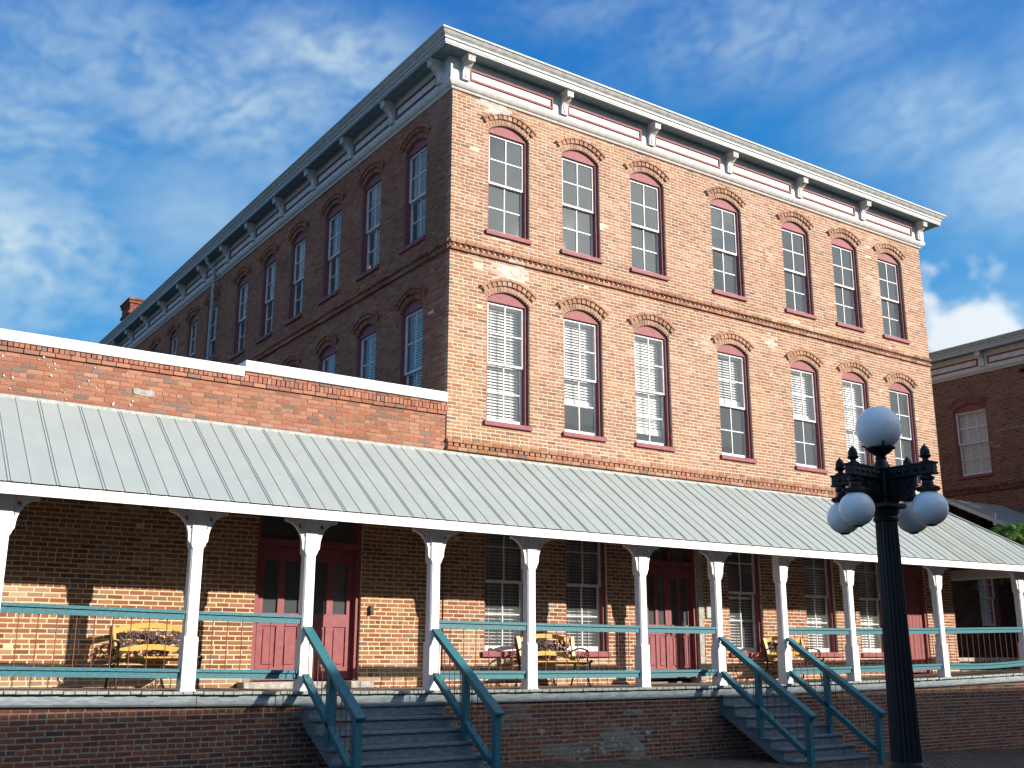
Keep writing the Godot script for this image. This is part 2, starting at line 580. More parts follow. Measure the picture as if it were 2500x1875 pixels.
# o: {x0, x1, y0 (top of the sill), y1 (springing), rise}; blind: [from, to] as shares of the height from the sill, open slats, or []
func window(parent: Node, T: Transform3D, o: Dictionary, cols := 2, blind: Array = [], meet := 0.5, shabby := false) -> Node3D:
	var g := part("window", parent, T)
	var w: float = o.x1 - o.x0
	var top: float = o.y1 - .035                # top of the sashes
	var fr := B.new()
	var ft := .060
	for s in [0, 1]:                             # jambs with a stop and a rounded brick mould
		var xa: float = o.x0 if s == 0 else o.x1 - ft
		fr.box(Vector3(xa, o.y0, -.26), Vector3(xa + ft, o.y1, -.068))
		var xb: float = o.x0 + .002 if s == 0 else o.x1 - .024
		fr.bbox(Vector3(xb, o.y0, -.10), Vector3(xb + .022, o.y1 + .01, -.050), Vector3(.005, .002, .006))
		var xc: float = o.x0 + ft if s == 0 else o.x1 - ft - .012
		fr.box(Vector3(xc, o.y0, -.235), Vector3(xc + .012, o.y1, -.195))
	# the curved head board
	var R: float = (w * w / 4.0 + o.rise * o.rise) / (2.0 * o.rise)
	var cy: float = o.y1 + o.rise - R
	var cx: float = (o.x0 + o.x1) / 2.0
	var poly := PackedVector2Array()
	poly.append(Vector2(o.x0, top)); poly.append(Vector2(o.x1, top))
	var th := asin(w / 2.0 / R)
	for i in 17:
		var a := th - 2.0 * th * i / 16.0
		poly.append(Vector2(cx + R * sin(a), cy + R * cos(a)))
	fr.slab(poly, -.24, -.066)
	var rim: Array = []
	for i in 17:
		var a := th - 2.0 * th * i / 16.0
		rim.append(Vector3(cx + (R - .012) * sin(a), cy + (R - .012) * cos(a), -.060))
	fr.tube(rim, .012, 5)
	put(fr, "frame", M.pink, g)
	var si := B.new()
	si.bbox(Vector3(o.x0 - .055, o.y0 - .09, -.02), Vector3(o.x1 + .035, o.y0 - .004, .05), Vector3(.005, .005, .005))
	si.box(Vector3(o.x0 + .002, o.y0 - .075, -.27), Vector3(o.x1 - .002, o.y0 + .012, -.02))
	put(si, "sill", M.pink, g)
	var sw: float = w - 2.0 * ft - .004
	var y0: float = o.y0 + .013
	var hm: float = (top - y0) * meet
	for k in 2:                                  # the lower sash stands behind the upper one
		var h: float = hm + .02 if k == 0 else top - y0 - hm + .015
		var a := sash_mesh(sw - (.018 if k == 0 else 0.0), h, cols, 2, .042, .085 if k == 0 else .04, .036)
		var t := Transform3D(Basis.IDENTITY, Vector3(o.x0 + ft + .002 + (.009 if k == 0 else 0.0), y0 if k == 0 else y0 + hm - .015, -.155 if k == 0 else -.112))
		var s := put(a[0], "sash", M.sash, g)
		s.transform = t
		for p in a[1]:
			var q := put_mesh(pane_mesh(p[2], p[3]), "pane", M.glass, g)
			q.transform = t * Transform3D(Basis(Vector3.UP, rng.randfn(0, .003)) * Basis(Vector3.RIGHT, rng.randfn(0, .003)), Vector3(p[0], p[1], -.018))
	if blind.size():
		var bl := B.new()
		var ya: float = y0 + (top - y0) * blind[0]
		var yb: float = y0 + (top - y0) * blind[1]
		bl.box(Vector3(o.x0 + ft + .03, yb - .05, -.30), Vector3(o.x1 - ft - .03, yb, -.24))
		if blind[0] > .02:                       # gathered slats
			bl.box(Vector3(o.x0 + ft + .03, ya - .10, -.30), Vector3(o.x1 - ft - .03, ya, -.245))
		for x in [.25, .72]:
			bl.box(Vector3(o.x0 + w * x, ya, -.2455), Vector3(o.x0 + w * x + .004, yb, -.2435))
		put(bl, "blind_rail", M.slat, g)
		var y := ya + .03
		while y < yb - .07:
			var tilt: float = blind[2] + rng.randfn(0, .02)
			var t := Transform3D(Basis(Vector3.RIGHT, tilt) * Basis.from_scale(Vector3(w - 2.0 * ft - .07, 1, 1)), Vector3((o.x0 + o.x1) / 2.0 - .01, y, -.27))
			if slats_left > 0:
				slats_left -= 1
				put_mesh(M.slat_mesh, "blind_slat", M.slat, g, t)
			else:
				slat_rest.append(T * t)
			y += .058
	return g

func door_pair(parent: Node, T: Transform3D, x0: float, x1: float, y0: float, yt: float, ytop: float, leaves: int, handle := true) -> void:
	var g := part("door", parent, T)
	var fr := B.new()
	for x in [x0, x1 - .07]:
		fr.box(Vector3(x, y0, -.26), Vector3(x + .07, ytop, -.05))
	fr.box(Vector3(x0 + .07, ytop - .08, -.26), Vector3(x1 - .07, ytop, -.052))
	fr.box(Vector3(x0 + .07, yt, -.25), Vector3(x1 - .07, yt + .10, -.045))
	fr.box(Vector3((x0 + x1) / 2.0 - .03, yt + .10, -.24), Vector3((x0 + x1) / 2.0 + .03, ytop - .08, -.06))
	put(fr, "door_frame", M.door_red, g)
	for s in 2:
		var xa: float = (x0 + .07) if s == 0 else (x0 + x1) / 2.0 + .03
		var xb: float = (x0 + x1) / 2.0 - .03 if s == 0 else x1 - .07
		put_mesh(pane_mesh(xb - xa, ytop - yt - .18), "transom_pane", M.glass, g, Transform3D(Basis.IDENTITY, Vector3(xa, yt + .10, -.15)))
	var lw := (x1 - x0 - .14) / leaves
	for k in leaves:
		var xa := x0 + .07 + lw * k + .003
		var xb := xa + lw - .006
		var b := B.new()
		var st := .115 if lw > .75 else .075
		var hs := .055 if lw > .75 else .036
		var ym := (xa + xb) / 2.0
		var gy0 := y0 + 1.02
		var gy1 := yt - .22
		var zf := -.14
		var zb := -.185
		for x in [[xa, xa + st], [xb - st, xb], [ym - hs, ym + hs]]:
			b.box(Vector3(x[0], y0 + .005, zb), Vector3(x[1], yt - .006, zf))
		for y in [[y0 + .005, y0 + .20], [gy0 - .20, gy0], [gy1, yt - .006]]:
			b.box(Vector3(xa + st, y[0], zb), Vector3(ym - hs, y[1], zf - .001)); b.box(Vector3(ym + hs, y[0], zb), Vector3(xb - st, y[1], zf - .001))
		for x in [[xa + st, ym - hs], [ym + hs, xb - st]]:
			b.box(Vector3(x[0], y0 + .20, zb + .01), Vector3(x[1], gy0 - .20, zf - .02))
			b.bbox(Vector3(x[0] + .03, y0 + .235, zb), Vector3(x[1] - .03, gy0 - .235, zf - .006), Vector3(.012, .012, .012))
			put_mesh(pane_mesh(x[1] - x[0], gy1 - gy0), "glass_pane", M.glass, g, Transform3D(Basis.IDENTITY, Vector3(x[0], gy0, zf - .03)))
		put(b, "door_leaf", M.door_red, g)
	if handle:
		var hd := B.new()
		for s in [-1, 1]:
			hd.bbox(Vector3((x0 + x1) / 2.0 + s * .06 - .018, y0 + .80, -.14), Vector3((x0 + x1) / 2.0 + s * .06 + .018, y0 + 1.02, -.128), Vector3(.004, .004, .004))
			hd.tube([Vector3((x0 + x1) / 2.0 + s * .06, y0 + .84, -.13), Vector3((x0 + x1) / 2.0 + s * .06, y0 + .87, -.09), Vector3((x0 + x1) / 2.0 + s * .06, y0 + .95, -.09), Vector3((x0 + x1) / 2.0 + s * .06, y0 + .98, -.13)], .01)
		put(hd, "door_handle", M.iron, g)
	var hg := B.new()
	for y in [.25, .95, 1.75]:
		hg.tube([Vector3(x1 - .068, y0 + y, -.125), Vector3(x1 - .068, y0 + y + .10, -.125)], .011)
		hg.tube([Vector3(x0 + .068, y0 + y, -.125), Vector3(x0 + .068, y0 + y + .10, -.125)], .011)
	put(hg, "hinge", M.pink, g)

# ---------------------------------------------------------------- cornice
func cornice(parent: Node, path: Array, outs: Array, y: float, dim := false) -> void:      # y: top of the brickwork
	var white: Material = M.trim
	var b := B.new()
	b.sweep([Vector2(-.02, y - .012), Vector2(.03, y - .012), Vector2(.045, y + .012), Vector2(.05, y + .03), Vector2(.075, y + .035), Vector2(.10, y + .06), Vector2(.125, y + .10), Vector2(.13, y + .13), Vector2(.115, y + .145), Vector2(.11, y + .15), Vector2(.11, y + .64)], path, outs)
	put(b, "frieze", white, parent)
	var s := B.new()
	s.sweep([Vector2(.11, y + .637), Vector2(.45, y + .637)], path, outs)
	put(s, "soffit", M.soffit, parent)
	var c := B.new()
	var k := y + .07
	c.sweep([Vector2(.41, k + .566), Vector2(.41, k + .54), Vector2(.44, k + .54), Vector2(.44, k + .645), Vector2(.465, k + .652), Vector2(.465, k + .69), Vector2(.48, k + .705), Vector2(.505, k + .728), Vector2(.53, k + .765), Vector2(.54, k + .785), Vector2(.56, k + .788), Vector2(.56, k + .822), Vector2(.30, k + .85), Vector2(-.3, k + .87)], path, outs)
	put(c, "crown_moulding", M.trim_old, parent)

func bracket_mesh() -> ArrayMesh:
	var b := B.new()
	var p := PackedVector2Array()             # side outline: x out of the wall, y up from the top of the brickwork
	for q in [[.03, .14], [.075, .14], [.10, .16], [.115, .20], [.11, .25], [.125, .30], [.16, .345], [.215, .375], [.25, .40], [.27, .42], [.36, .42], [.36, .56], [.03, .56]]:
		p.append(Vector2(.11 + (q[0] - .03) * .82, .17 + (q[1] - .14) * 1.1))
	b.x = Transform3D(Basis(Vector3(0, 0, 1), Vector3(0, 1, 0), Vector3(-1, 0, 0)), Vector3.ZERO)
	b.slab(p, -.075, .075)
	b.x = Transform3D.IDENTITY
	b.bbox(Vector3(-.10, .60, .11), Vector3(.10, .637, .405), Vector3(.006, .006, .006))
	b.bbox(Vector3(-.09, .575, .11), Vector3(.09, .602, .392), Vector3(.006, .006, .006))
	b.bbox(Vector3(-.085, .155, .10), Vector3(.085, .18, .185), Vector3(.005, .005, .005))
	for k in 5:                               # the carved leaf on the face
		var a := -.6 + .3 * k
		b.tube([Vector3(.0, .205, .178), Vector3(sin(a) * .045, .28, .182), Vector3(sin(a) * .06, .345 + .015 * cos(a), .19)], .013, 5, .007)
	b.ball(Vector3(0, .53, .38), Vector3(.022, .022, .012), 8, 5)
	for k in 6:
		b.ball(Vector3(.03 * cos(k * PI / 3), .53 + .03 * sin(k * PI / 3), .38), Vector3(.012, .012, .009), 6, 4)
	return b.mesh()

func frieze_panel(parent: Node, T: Transform3D, xa: float, xb: float, y: float) -> void:
	var b := B.new()
	var r := .048
	for s in [[xa, xb, y + .205, y + .205 + r], [xa, xb, y + .465 - r, y + .465]]:
		b.bbox(Vector3(s[0], s[2], .10), Vector3(s[1], s[3], .138), Vector3(.006, .006, .006))
	for x in [xa, xb - r]:
		b.bbox(Vector3(x, y + .205 + r, .10), Vector3(x + r, y + .465 - r, .1375), Vector3(.006, .006, .006))
	var o := put(b, "panel_moulding", M.pink, parent)
	o.transform = T

func chimney_mesh(h: float) -> B:
	var b := B.new()
	b.box(Vector3(-.45, -1.0, -.6), Vector3(.45, h, .6))
	b.box(Vector3(-.5, h - .55, -.65), Vector3(.5, h - .45, .65))
	b.box(Vector3(-.5, h - .12, -.65), Vector3(.5, h, .65))
	b.box(Vector3(-.54, h, -.69), Vector3(.54, h + .08, .69))
	return b

# ---------------------------------------------------------------- the scene
func _ready() -> void:
	rng.seed = 7
	tone.seed = 3
	tone.frequency = 0.55
	tone.fractal_octaves = 3
	spot.seed = 11
	spot.frequency = 0.05
	# camera
	var cam := Camera3D.new()
	cam.name = "camera"
	add_child(cam)
	cam.position = Vector3(-9.469, 0.513, 15.894)
	cam.basis = Basis(Vector3.UP, deg_to_rad(-34.397)) * Basis(Vector3.RIGHT, deg_to_rad(14.293)) * Basis(Vector3.BACK, deg_to_rad(0.135))
	cam.fov = 2.0 * rad_to_deg(atan(937.5 / 2582.4))
	cam.near = 0.1
	cam.far = 600.0
	cam.current = true
	# sky, sun and exposure
	var exposure := 1.80
	var env := Environment.new()
	env.background_mode = Environment.BG_SKY
	var sky := Sky.new()
	var pano := PanoramaSkyMaterial.new()
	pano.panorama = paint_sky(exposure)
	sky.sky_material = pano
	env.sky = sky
	env.tonemap_mode = Environment.TONE_MAPPER_LINEAR
	env.tonemap_exposure = exposure
	env.sdfgi_enabled = true
	env.ssao_enabled = true
	env.ssil_enabled = true
	var we := WorldEnvironment.new()
	we.name = "world_environment"
	we.environment = env
	add_child(we)
	var sun := DirectionalLight3D.new()
	sun.name = "sun"
	sun.light_energy = 1.55
	sun.light_color = Color(1.0, 0.95, 0.89)
	sun.light_angular_distance = 0.5
	sun.shadow_enabled = true
	add_child(sun)
	sun.look_at_from_position(Vector3(.715, .48, 1.0) * 30.0, Vector3.ZERO)
	materials()
	street()
	main_building(cam.position)
	wing(cam.position)
	far_building(cam.position)
	alley_porch()
	opposite_building()
	dock(cam.position)
	porch()
	railings()
	stairs("grey wooden stairs with teal handrails leading up beside the left red double doors", -3.22, -1.06, [[-.20, 1.93], [-.368, 2.19], [-.535, 2.45], [-.703, 2.70], [-.87, 2.96], [-1.015, 3.21]], [.88, 1.62, -.27, 3.40], [.235, 1.64, -.86, 3.16], 3.30, 2.50)
	stairs("grey wooden stairs with teal handrails next to the black street lamp", 4.93, 6.80, [[-.222, 1.668], [-.393, 1.944], [-.56, 2.22], [-.728, 2.487], [-.892, 2.755], [-1.057, 3.02], [-1.225, 3.27]], [.825, 1.62, -.47, 3.67], [.215, 1.63, -1.03, 3.45], 3.54, 2.47)
	bench(Vector3(-4.97, 0, .30), 1.0, "yellow bench with black iron scrollwork against bare brick left of the first red doors")
	bench(Vector3(1.96, 0, .26), 1.09, "yellow bench with black iron scrollwork under two white framed windows, between two porch posts")
	bench(Vector3(8.12, 0, .28), 1.05, "yellow bench with black iron scrollwork seen behind the stairs beside the street lamp")
	lamp(Vector3(-.585, yg(-.585), 9.41))
	low_wall()
	palm(Vector3(17.35, yg(17.3), .2), "palm with drooping green fronds at the far right edge, behind the porch roof")
	palm(Vector3(19.9, yg(19.9), 2.6), "palm added out of view to shade the passage, nearer the street")  # unseen palm, added to throw shade into the passage
	palm(Vector3(21.6, yg(21.6), 4.4), "palm added out of view to shade the passage, farthest along the alley mouth")  # another unseen palm, added for the same shade
	wall_things()

# ---------------------------------------------------------------- sky
func paint_sky(exposure: float) -> ImageTexture:
	var w := 2304
	var h := 1152
	var cir := FastNoiseLite.new()
	cir.seed = 21
	cir.frequency = 1.0
	cir.fractal_octaves = 6
	cir.fractal_gain = 0.55
	var big := FastNoiseLite.new()
	big.seed = 5
	big.frequency = 1.0
	big.fractal_octaves = 4
	var data := PackedFloat32Array()
	data.resize(w * h * 3)
	# veils and heaps of cloud: azimuth, elevation, half widths, amount, kind (0 veil, 1 heap)
	var veils := [[23.0, 30.8, 6.5, 2.6, .78], [18.0, 28.0, 8.5, 3.2, .68], [11.0, 29.5, 7.0, 3.4, .52], [7.5, 25.5, 6.0, 3.8, .58], [7.5, 19.4, 6.0, 3.4, .95], [16.8, 22.2, 5.4, 3.6, .62, .8], [21.5, 24.6, 4.5, 2.4, .50, .4], [6.5, 16.2, 6.0, 2.0, .55], [50.0, 31.8, 9.0, 3.0, .42], [57.5, 26.4, 5.0, 2.6, .62, .4], [62.0, 23.0, 5.5, 3.6, .62, .4], [65.0, 27.0, 4.0, 3.0, .5, .3], [40.0, 33.8, 7.0, 1.8, .28], [62.0, 16.0, 8.0, 3.0, .4, .6], [-24.0, 27.0, 24.0, 10.0, .85], [95.0, 27.0, 22.0, 9.0, .7], [150.0, 40.0, 55.0, 22.0, .95], [-90.0, 35.0, 40.0, 17.0, .85], [205.0, 32.0, 35.0, 16.0, .9], [150.0, 75.0, 80.0, 14.0, .6]]  # the broad veils out of view are added to brighten the shaded sides
	var heaps := [[58.8, 14.6, 3.3, 4.6], [66.0, 13.0, 5.0, 3.5], [84.0, 12.0, 7.0, 4.0], [-14.0, 9.0, 8.0, 4.0], [140.0, 24.0, 14.0, 6.0], [165.0, 33.0, 16.0, 7.0], [125.0, 36.0, 12.0, 6.0], [195.0, 22.0, 14.0, 6.0], [-60.0, 12.0, 9.0, 5.0], [220.0, 14.0, 9.0, 5.0]]  # heaps toward the sun are added out of view for fill and glass reflections
	for j in h:
		var el := 90.0 - (j + .5) * 180.0 / h
		if el < -1.0:
			for i in w:
				var o := (j * w + i) * 3
				data[o] = .10 / exposure; data[o + 1] = .095 / exposure; data[o + 2] = .09 / exposure
			continue
		var e := maxf(el, 0.0)
		var t1 := clampf(e / 16.0, 0, 1)
		var t2 := clampf((e - 16.0) / 18.0, 0, 1)
		var t3 := clampf((e - 34.0) / 56.0, 0, 1)
		var base := Color(.30, .56, .80).lerp(Color(.036, .33, .73), t1).lerp(Color(.007, .165, .56), t2).lerp(Color(.010, .10, .40), t3)
		var ce := cos(deg_to_rad(el))
		var se := sin(deg_to_rad(el))
		for i in w:
			var az := fposmod((i + .5) / w * 360.0 + 180.0, 360.0) - 180.0
			var a := deg_to_rad(az)
			var d := Vector3(sin(a) * ce, se, -cos(a) * ce)
			var c := base
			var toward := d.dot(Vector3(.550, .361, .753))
			if toward > 0.0:                     # air on the side of the sun, painted brighter to lift the shade
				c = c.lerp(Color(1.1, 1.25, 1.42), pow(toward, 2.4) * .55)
			var amount := 0.0
			var soft := 0.0
			for v in veils:
				var dx := fposmod(az - v[0] + 180.0, 360.0) - 180.0
				if absf(dx) > v[2] * 2.2:
					continue
				var q: float = (dx / v[2]) * (dx / v[2]) + pow((el - v[1]) / v[3], 2)
				var am: float = float(v[4]) * exp(-q)
				if am > amount:
					amount = am
					soft = v[5] if v.size() > 5 else 0.0
			var dens := 0.0
			var puff := 0.0
			if amount > .02:
				var q := Vector2(az * ce, el)
				var k := big.get_noise_2d(q.x * .11, q.y * .17)
				var k2 := big.get_noise_2d(q.x * .11 + 40.0, q.y * .17)
				var n := cir.get_noise_2d(q.x * .19 + q.y * .10 + k * 1.3, q.y * .40 - q.x * .05 + k2 * 1.3)
				var m := cir.get_noise_2d(q.x * .62 + 30.0 + k2, q.y * 1.15 - q.x * .2 + k) if az > -5.0 and az < 75.0 else 0.0
				var f := smoothstep(-.68, .70, n * .8 + m * .42 + k * .35) if absf(az) < 80.0 else smoothstep(-.22, .28, n * .7 + k * .7)
				dens = amount * lerpf(lerpf(.30, .02, smoothstep(70.0, 90.0, absf(az))) + .76 * f, .66 + .1 * m, float(soft))
			for v in heaps:
				var dx := fposmod(az - v[0] + 180.0, 360.0) - 180.0
				if absf(dx) > v[2] * 1.6 or absf(el - v[1]) > v[3] * 1.6:
					continue
				var r := sqrt(pow(dx / v[2], 2) + pow((el - v[1]) / v[3], 2))
				var m := 1.0 - r + cir.get_noise_3d(d.x * 22.0, d.y * 22.0, d.z * 22.0) * .75
				dens = maxf(dens, smoothstep(-.12, .55, m) * .92)
				puff = maxf(puff, smoothstep(-.1, .6, m))
			if el < 12.0:
				dens = maxf(dens, .25 * (1.0 - el / 12.0))
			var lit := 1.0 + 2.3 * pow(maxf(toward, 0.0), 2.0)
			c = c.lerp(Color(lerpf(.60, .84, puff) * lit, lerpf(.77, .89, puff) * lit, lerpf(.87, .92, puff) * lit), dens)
			var o2 := (j * w + i) * 3
			data[o2] = c.r / exposure; data[o2 + 1] = c.g / exposure; data[o2 + 2] = c.b / exposure
	var im := Image.create_from_data(w, h, false, Image.FORMAT_RGBF, data.to_byte_array())
	return ImageTexture.create_from_image(im)

# ---------------------------------------------------------------- materials
func materials() -> void:
	var grain := noise_tex(1, .05, .78, 1.0)
	var blotch := noise_tex(2, .012, .84, 1.0, 5)
	var dirt := noise_tex(4, .02, .70, 1.0, 5)
	var rough_n := noise_tex(6, .06, 0, 1, 4, 512, true, 5.0)
	var fine_n := noise_tex(7, .03, 0, 1, 3, 512, true, 2.5)
	var faint := noise_tex(9, .010, .93, 1.0, 4)
	var wavy := noise_tex(12, .006, 0, 1, 2, 512, true, 6.0)
	var streak := noise_tex(8, .03, .72, 1.0, 4, 512)
	mat("brick", Color.WHITE, .9, grain, Vector3.ONE * 3.0, rough_n, true)
	mat("mortar_cream", lin(.74, .63, .48), .95, grain, Vector3.ONE * 4.0, rough_n)
	mat("mortar_porch", lin(.76, .635, .40), .95, grain, Vector3.ONE * 4.0, rough_n)
	mat("mortar_wing", lin(.34, .20, .13), .95, dirt, Vector3.ONE * 1.5, rough_n)
	mat("mortar_grey", lin(.42, .365, .28), .95, dirt, Vector3.ONE * 1.0, rough_n)
	mat("mortar_side", lin(.40, .28, .20), .95, dirt, Vector3.ONE * 1.3, rough_n)
	mat("trim", lin(.72, .72, .69), .55, blotch, Vector3.ONE * .8)
	mat("trim_old", lin(.60, .62, .61), .5, streak, Vector3(.35, 2.0, .35))
	mat("soffit", lin(.20, .32, .36), .6, blotch, Vector3.ONE)
	mat("pink", lin(.27, .078, .09), .62, blotch, Vector3.ONE * 1.2)
	mat("door_red", lin(.27, .072, .08), .5, blotch, Vector3.ONE * .9)
	mat("sash", lin(.80, .80, .78), .45, blotch, Vector3.ONE * .9)
	mat("slat", lin(.84, .83, .79), .45)
	mat("white_paint", lin(.84, .84, .83), .5, faint, Vector3.ONE * .9)
	mat("coping", lin(.85, .85, .84), .5, blotch, Vector3.ONE * .6)
	mat("roof_metal", lin(.30, .345, .34), .5, faint, Vector3.ONE * .35)
	M.roof_metal.metallic_specular = .5
	mat("roof_metal_worn", lin(.318, .345, .315), .5, blotch, Vector3.ONE * .5)
	mat("flashing", lin(.46, .49, .47), .6, dirt, Vector3.ONE * .8, rough_n)
	mat("teal", lin(.051, .205, .25), .45, streak, Vector3(.8, 3.0, 3.0))
	mat("stair_grey", lin(.21, .245, .27), .6, dirt, Vector3(.6, 2.0, 2.0))
	mat("beam_grey", lin(.345, .41, .44), .6, dirt, Vector3(.35, 2.0, 2.0), fine_n)
	mat("deck", lin(.29, .245, .205), .8, dirt, Vector3(3.0, 3.0, .6))
	mat("deck_end", lin(.39, .46, .425), .7, dirt, Vector3.ONE * 2.0)
	mat("rust", lin(.26, .10, .075), .8, grain, Vector3.ONE * 6.0)
	mat("iron", lin(.016, .016, .018), .38, grain, Vector3.ONE * 5.0, rough_n)
	mat("lamp_iron", lin(.013, .015, .019), .42, dirt, Vector3.ONE * 3.0, fine_n)
	mat("yellow_wood", lin(.70, .43, .095), .4, streak, Vector3(1.0, 6.0, 6.0))
	mat("panel_iron", lin(.045, .038, .034), .45)
	mat("globe", lin(.95, .95, .94), .14)
	M.globe.subsurf_scatter_enabled = true
	M.globe.subsurf_scatter_strength = .5
	mat("interior", lin(.20, .19, .175), .9)
	mat("interior_dark", lin(.10, .09, .08), .9)
	mat("paving_bed", lin(.10, .08, .065), .95, dirt, Vector3.ONE * .7, rough_n)
	mat("concrete", lin(.46, .44, .40), .9, dirt, Vector3.ONE * .9, rough_n)
	mat("tar", lin(.09, .085, .08), .85, dirt, Vector3.ONE)
	mat("shaded_post_grey", lin(.14, .13, .115), .6, dirt, Vector3.ONE)  # dark grey puts the shade on the passage posts into their colour
	mat("pipe", lin(.40, .43, .43), .45, blotch, Vector3.ONE)
	mat("leaf", lin(.075, .15, .03), .5)
	M.leaf.backlight_enabled = true
	M.leaf.backlight = lin(.08, .16, .03)
	mat("bark", lin(.13, .10, .07), .9, dirt, Vector3.ONE * 2.0, rough_n)
	mat("black_plastic", lin(.03, .03, .032), .5)
	mat("grey_metal", lin(.36, .39, .37), .45)
	var g := StandardMaterial3D.new()
	g.resource_name = "glass"
	g.transparency = BaseMaterial3D.TRANSPARENCY_ALPHA
	g.albedo_color = Color(.75, .8, .82, .12)
	g.roughness = 0.02
	g.metallic_specular = .62
	g.uv1_triplanar = true
	g.uv1_world_triplanar = true
	g.uv1_scale = Vector3.ONE * .55
	g.normal_enabled = true
	g.normal_texture = wavy
	g.normal_scale = .03
	M.glass = g
	var b := B.new()
	b.bbox(Vector3(-.5, -.5, -.5), Vector3(.5, .5, .5), Vector3(.014, .06, .03), .05, rng)
	brick_mesh = b.mesh()
	var s := B.new()
	for k in 2:
		var z := -.026 + .026 * k
		var h0 := .0 if k == 0 else .004
		var h1 := .004 if k == 0 else .0
		s.quad(Vector3(-.5, h1, z + .026), Vector3(.5, h1, z + .026), Vector3(.5, h0, z), Vector3(-.5, h0, z))
		s.quad(Vector3(-.5, h0 - .0025, z), Vector3(.5, h0 - .0025, z), Vector3(.5, h1 - .0025, z + .026), Vector3(-.5, h1 - .0025, z + .026))
	s.quad(Vector3(-.5, -.0025, .026), Vector3(.5, -.0025, .026), Vector3(.5, 0, .026), Vector3(-.5, 0, .026))
	M.slat_mesh = s.mesh()

# ---------------------------------------------------------------- street
func street() -> void:
	var b := B.new()
	var xs := [-150.0, -60.0, -20.0, -7.0, 0.0, 7.0, 14.0, 22.0, 60.0, 200.0]
	for i in xs.size() - 1:
		b.quad(Vector3(xs[i], yg(xs[i]), 150), Vector3(xs[i + 1], yg(xs[i + 1]), 150), Vector3(xs[i + 1], yg(xs[i + 1]), -150), Vector3(xs[i], yg(xs[i]), -150))
	var g := put(b, "pavement", M.paving_bed)
	g.set_meta("kind", "structure")
	g.set_meta("label", "dark brick herringbone pavement in front of the loading dock")
	var pm := B.new()
	pm.bbox(Vector3(-.5, -.5, -.5), Vector3(.5, .5, .5), Vector3(.03, .12, .06), .1, rng)
	var mesh := pm.mesh()
	var ts: Array = []
	var cs := PackedColorArray()
	var u := .102
	var rot := Basis(Vector3.UP, deg_to_rad(38.0))
	for p in range(-70, 110):
		for q in range(-60, 60):
			for k in 2:
				var c := Vector2(p + q * -2, p + q * 2) + (Vector2(1, .5) if k == 0 else Vector2(.5, 2))
				var w := rot * Vector3(c.x * u, 0, c.y * u) + Vector3(4, 0, 3)
				if w.x < -5.5 or w.x > 16.0 or w.z < 1.6 or w.z > 5.2:
					continue
				var y := yg(w.x) + .004 + rng.randfn(0, .002)
				var slope := Basis(Vector3.BACK, atan(-.0287))
				var t := Transform3D(slope * rot * Basis(Vector3.UP, (PI / 2 if k else 0.0) + rng.randfn(0, .01)) * Basis(Vector3.RIGHT, rng.randfn(0, .012)) * Basis.from_scale(Vector3(.196, .05, .095)), Vector3(w.x, y - .012, w.z))
				ts.append(t)
				var s := rng.randf_range(.7, 1.15)
				cs.append(Color(.155 * s, .105 * s, .078 * s) if rng.randf() < .7 else Color(.12 * s, .092 * s, .078 * s))
	var order: Array = []
	var eye := Vector3(-9.469, .513, 15.894)
	for i in ts.size():
		if ts[i].origin.z < 3.3 and ts[i].origin.x > 1.0:
			order.append([(ts[i].origin - eye).length(), i])
	order.sort_custom(func(a, b2): return a[0] < b2[0])
	var taken := {}
	var ms: Array = []
	for k in 5:
		var m: StandardMaterial3D = M.brick.duplicate()
		m.vertex_color_use_as_albedo = false
		m.albedo_color = lin(.11 + .016 * k, .078 + .011 * k, .06 + .007 * k)
		ms.append(m)
	for e in order.slice(0, 300):
		taken[e[1]] = true
		put_mesh(mesh, "paver", ms[rng.randi() % 5], g, ts[e[1]])
	var rt: Array = []
	var rc := PackedColorArray()
	for i in ts.size():
		if not taken.has(i):
			rt.append(ts[i]); rc.append(cs[i])
	multi("pavers", mesh, M.brick, rt, rc, g)

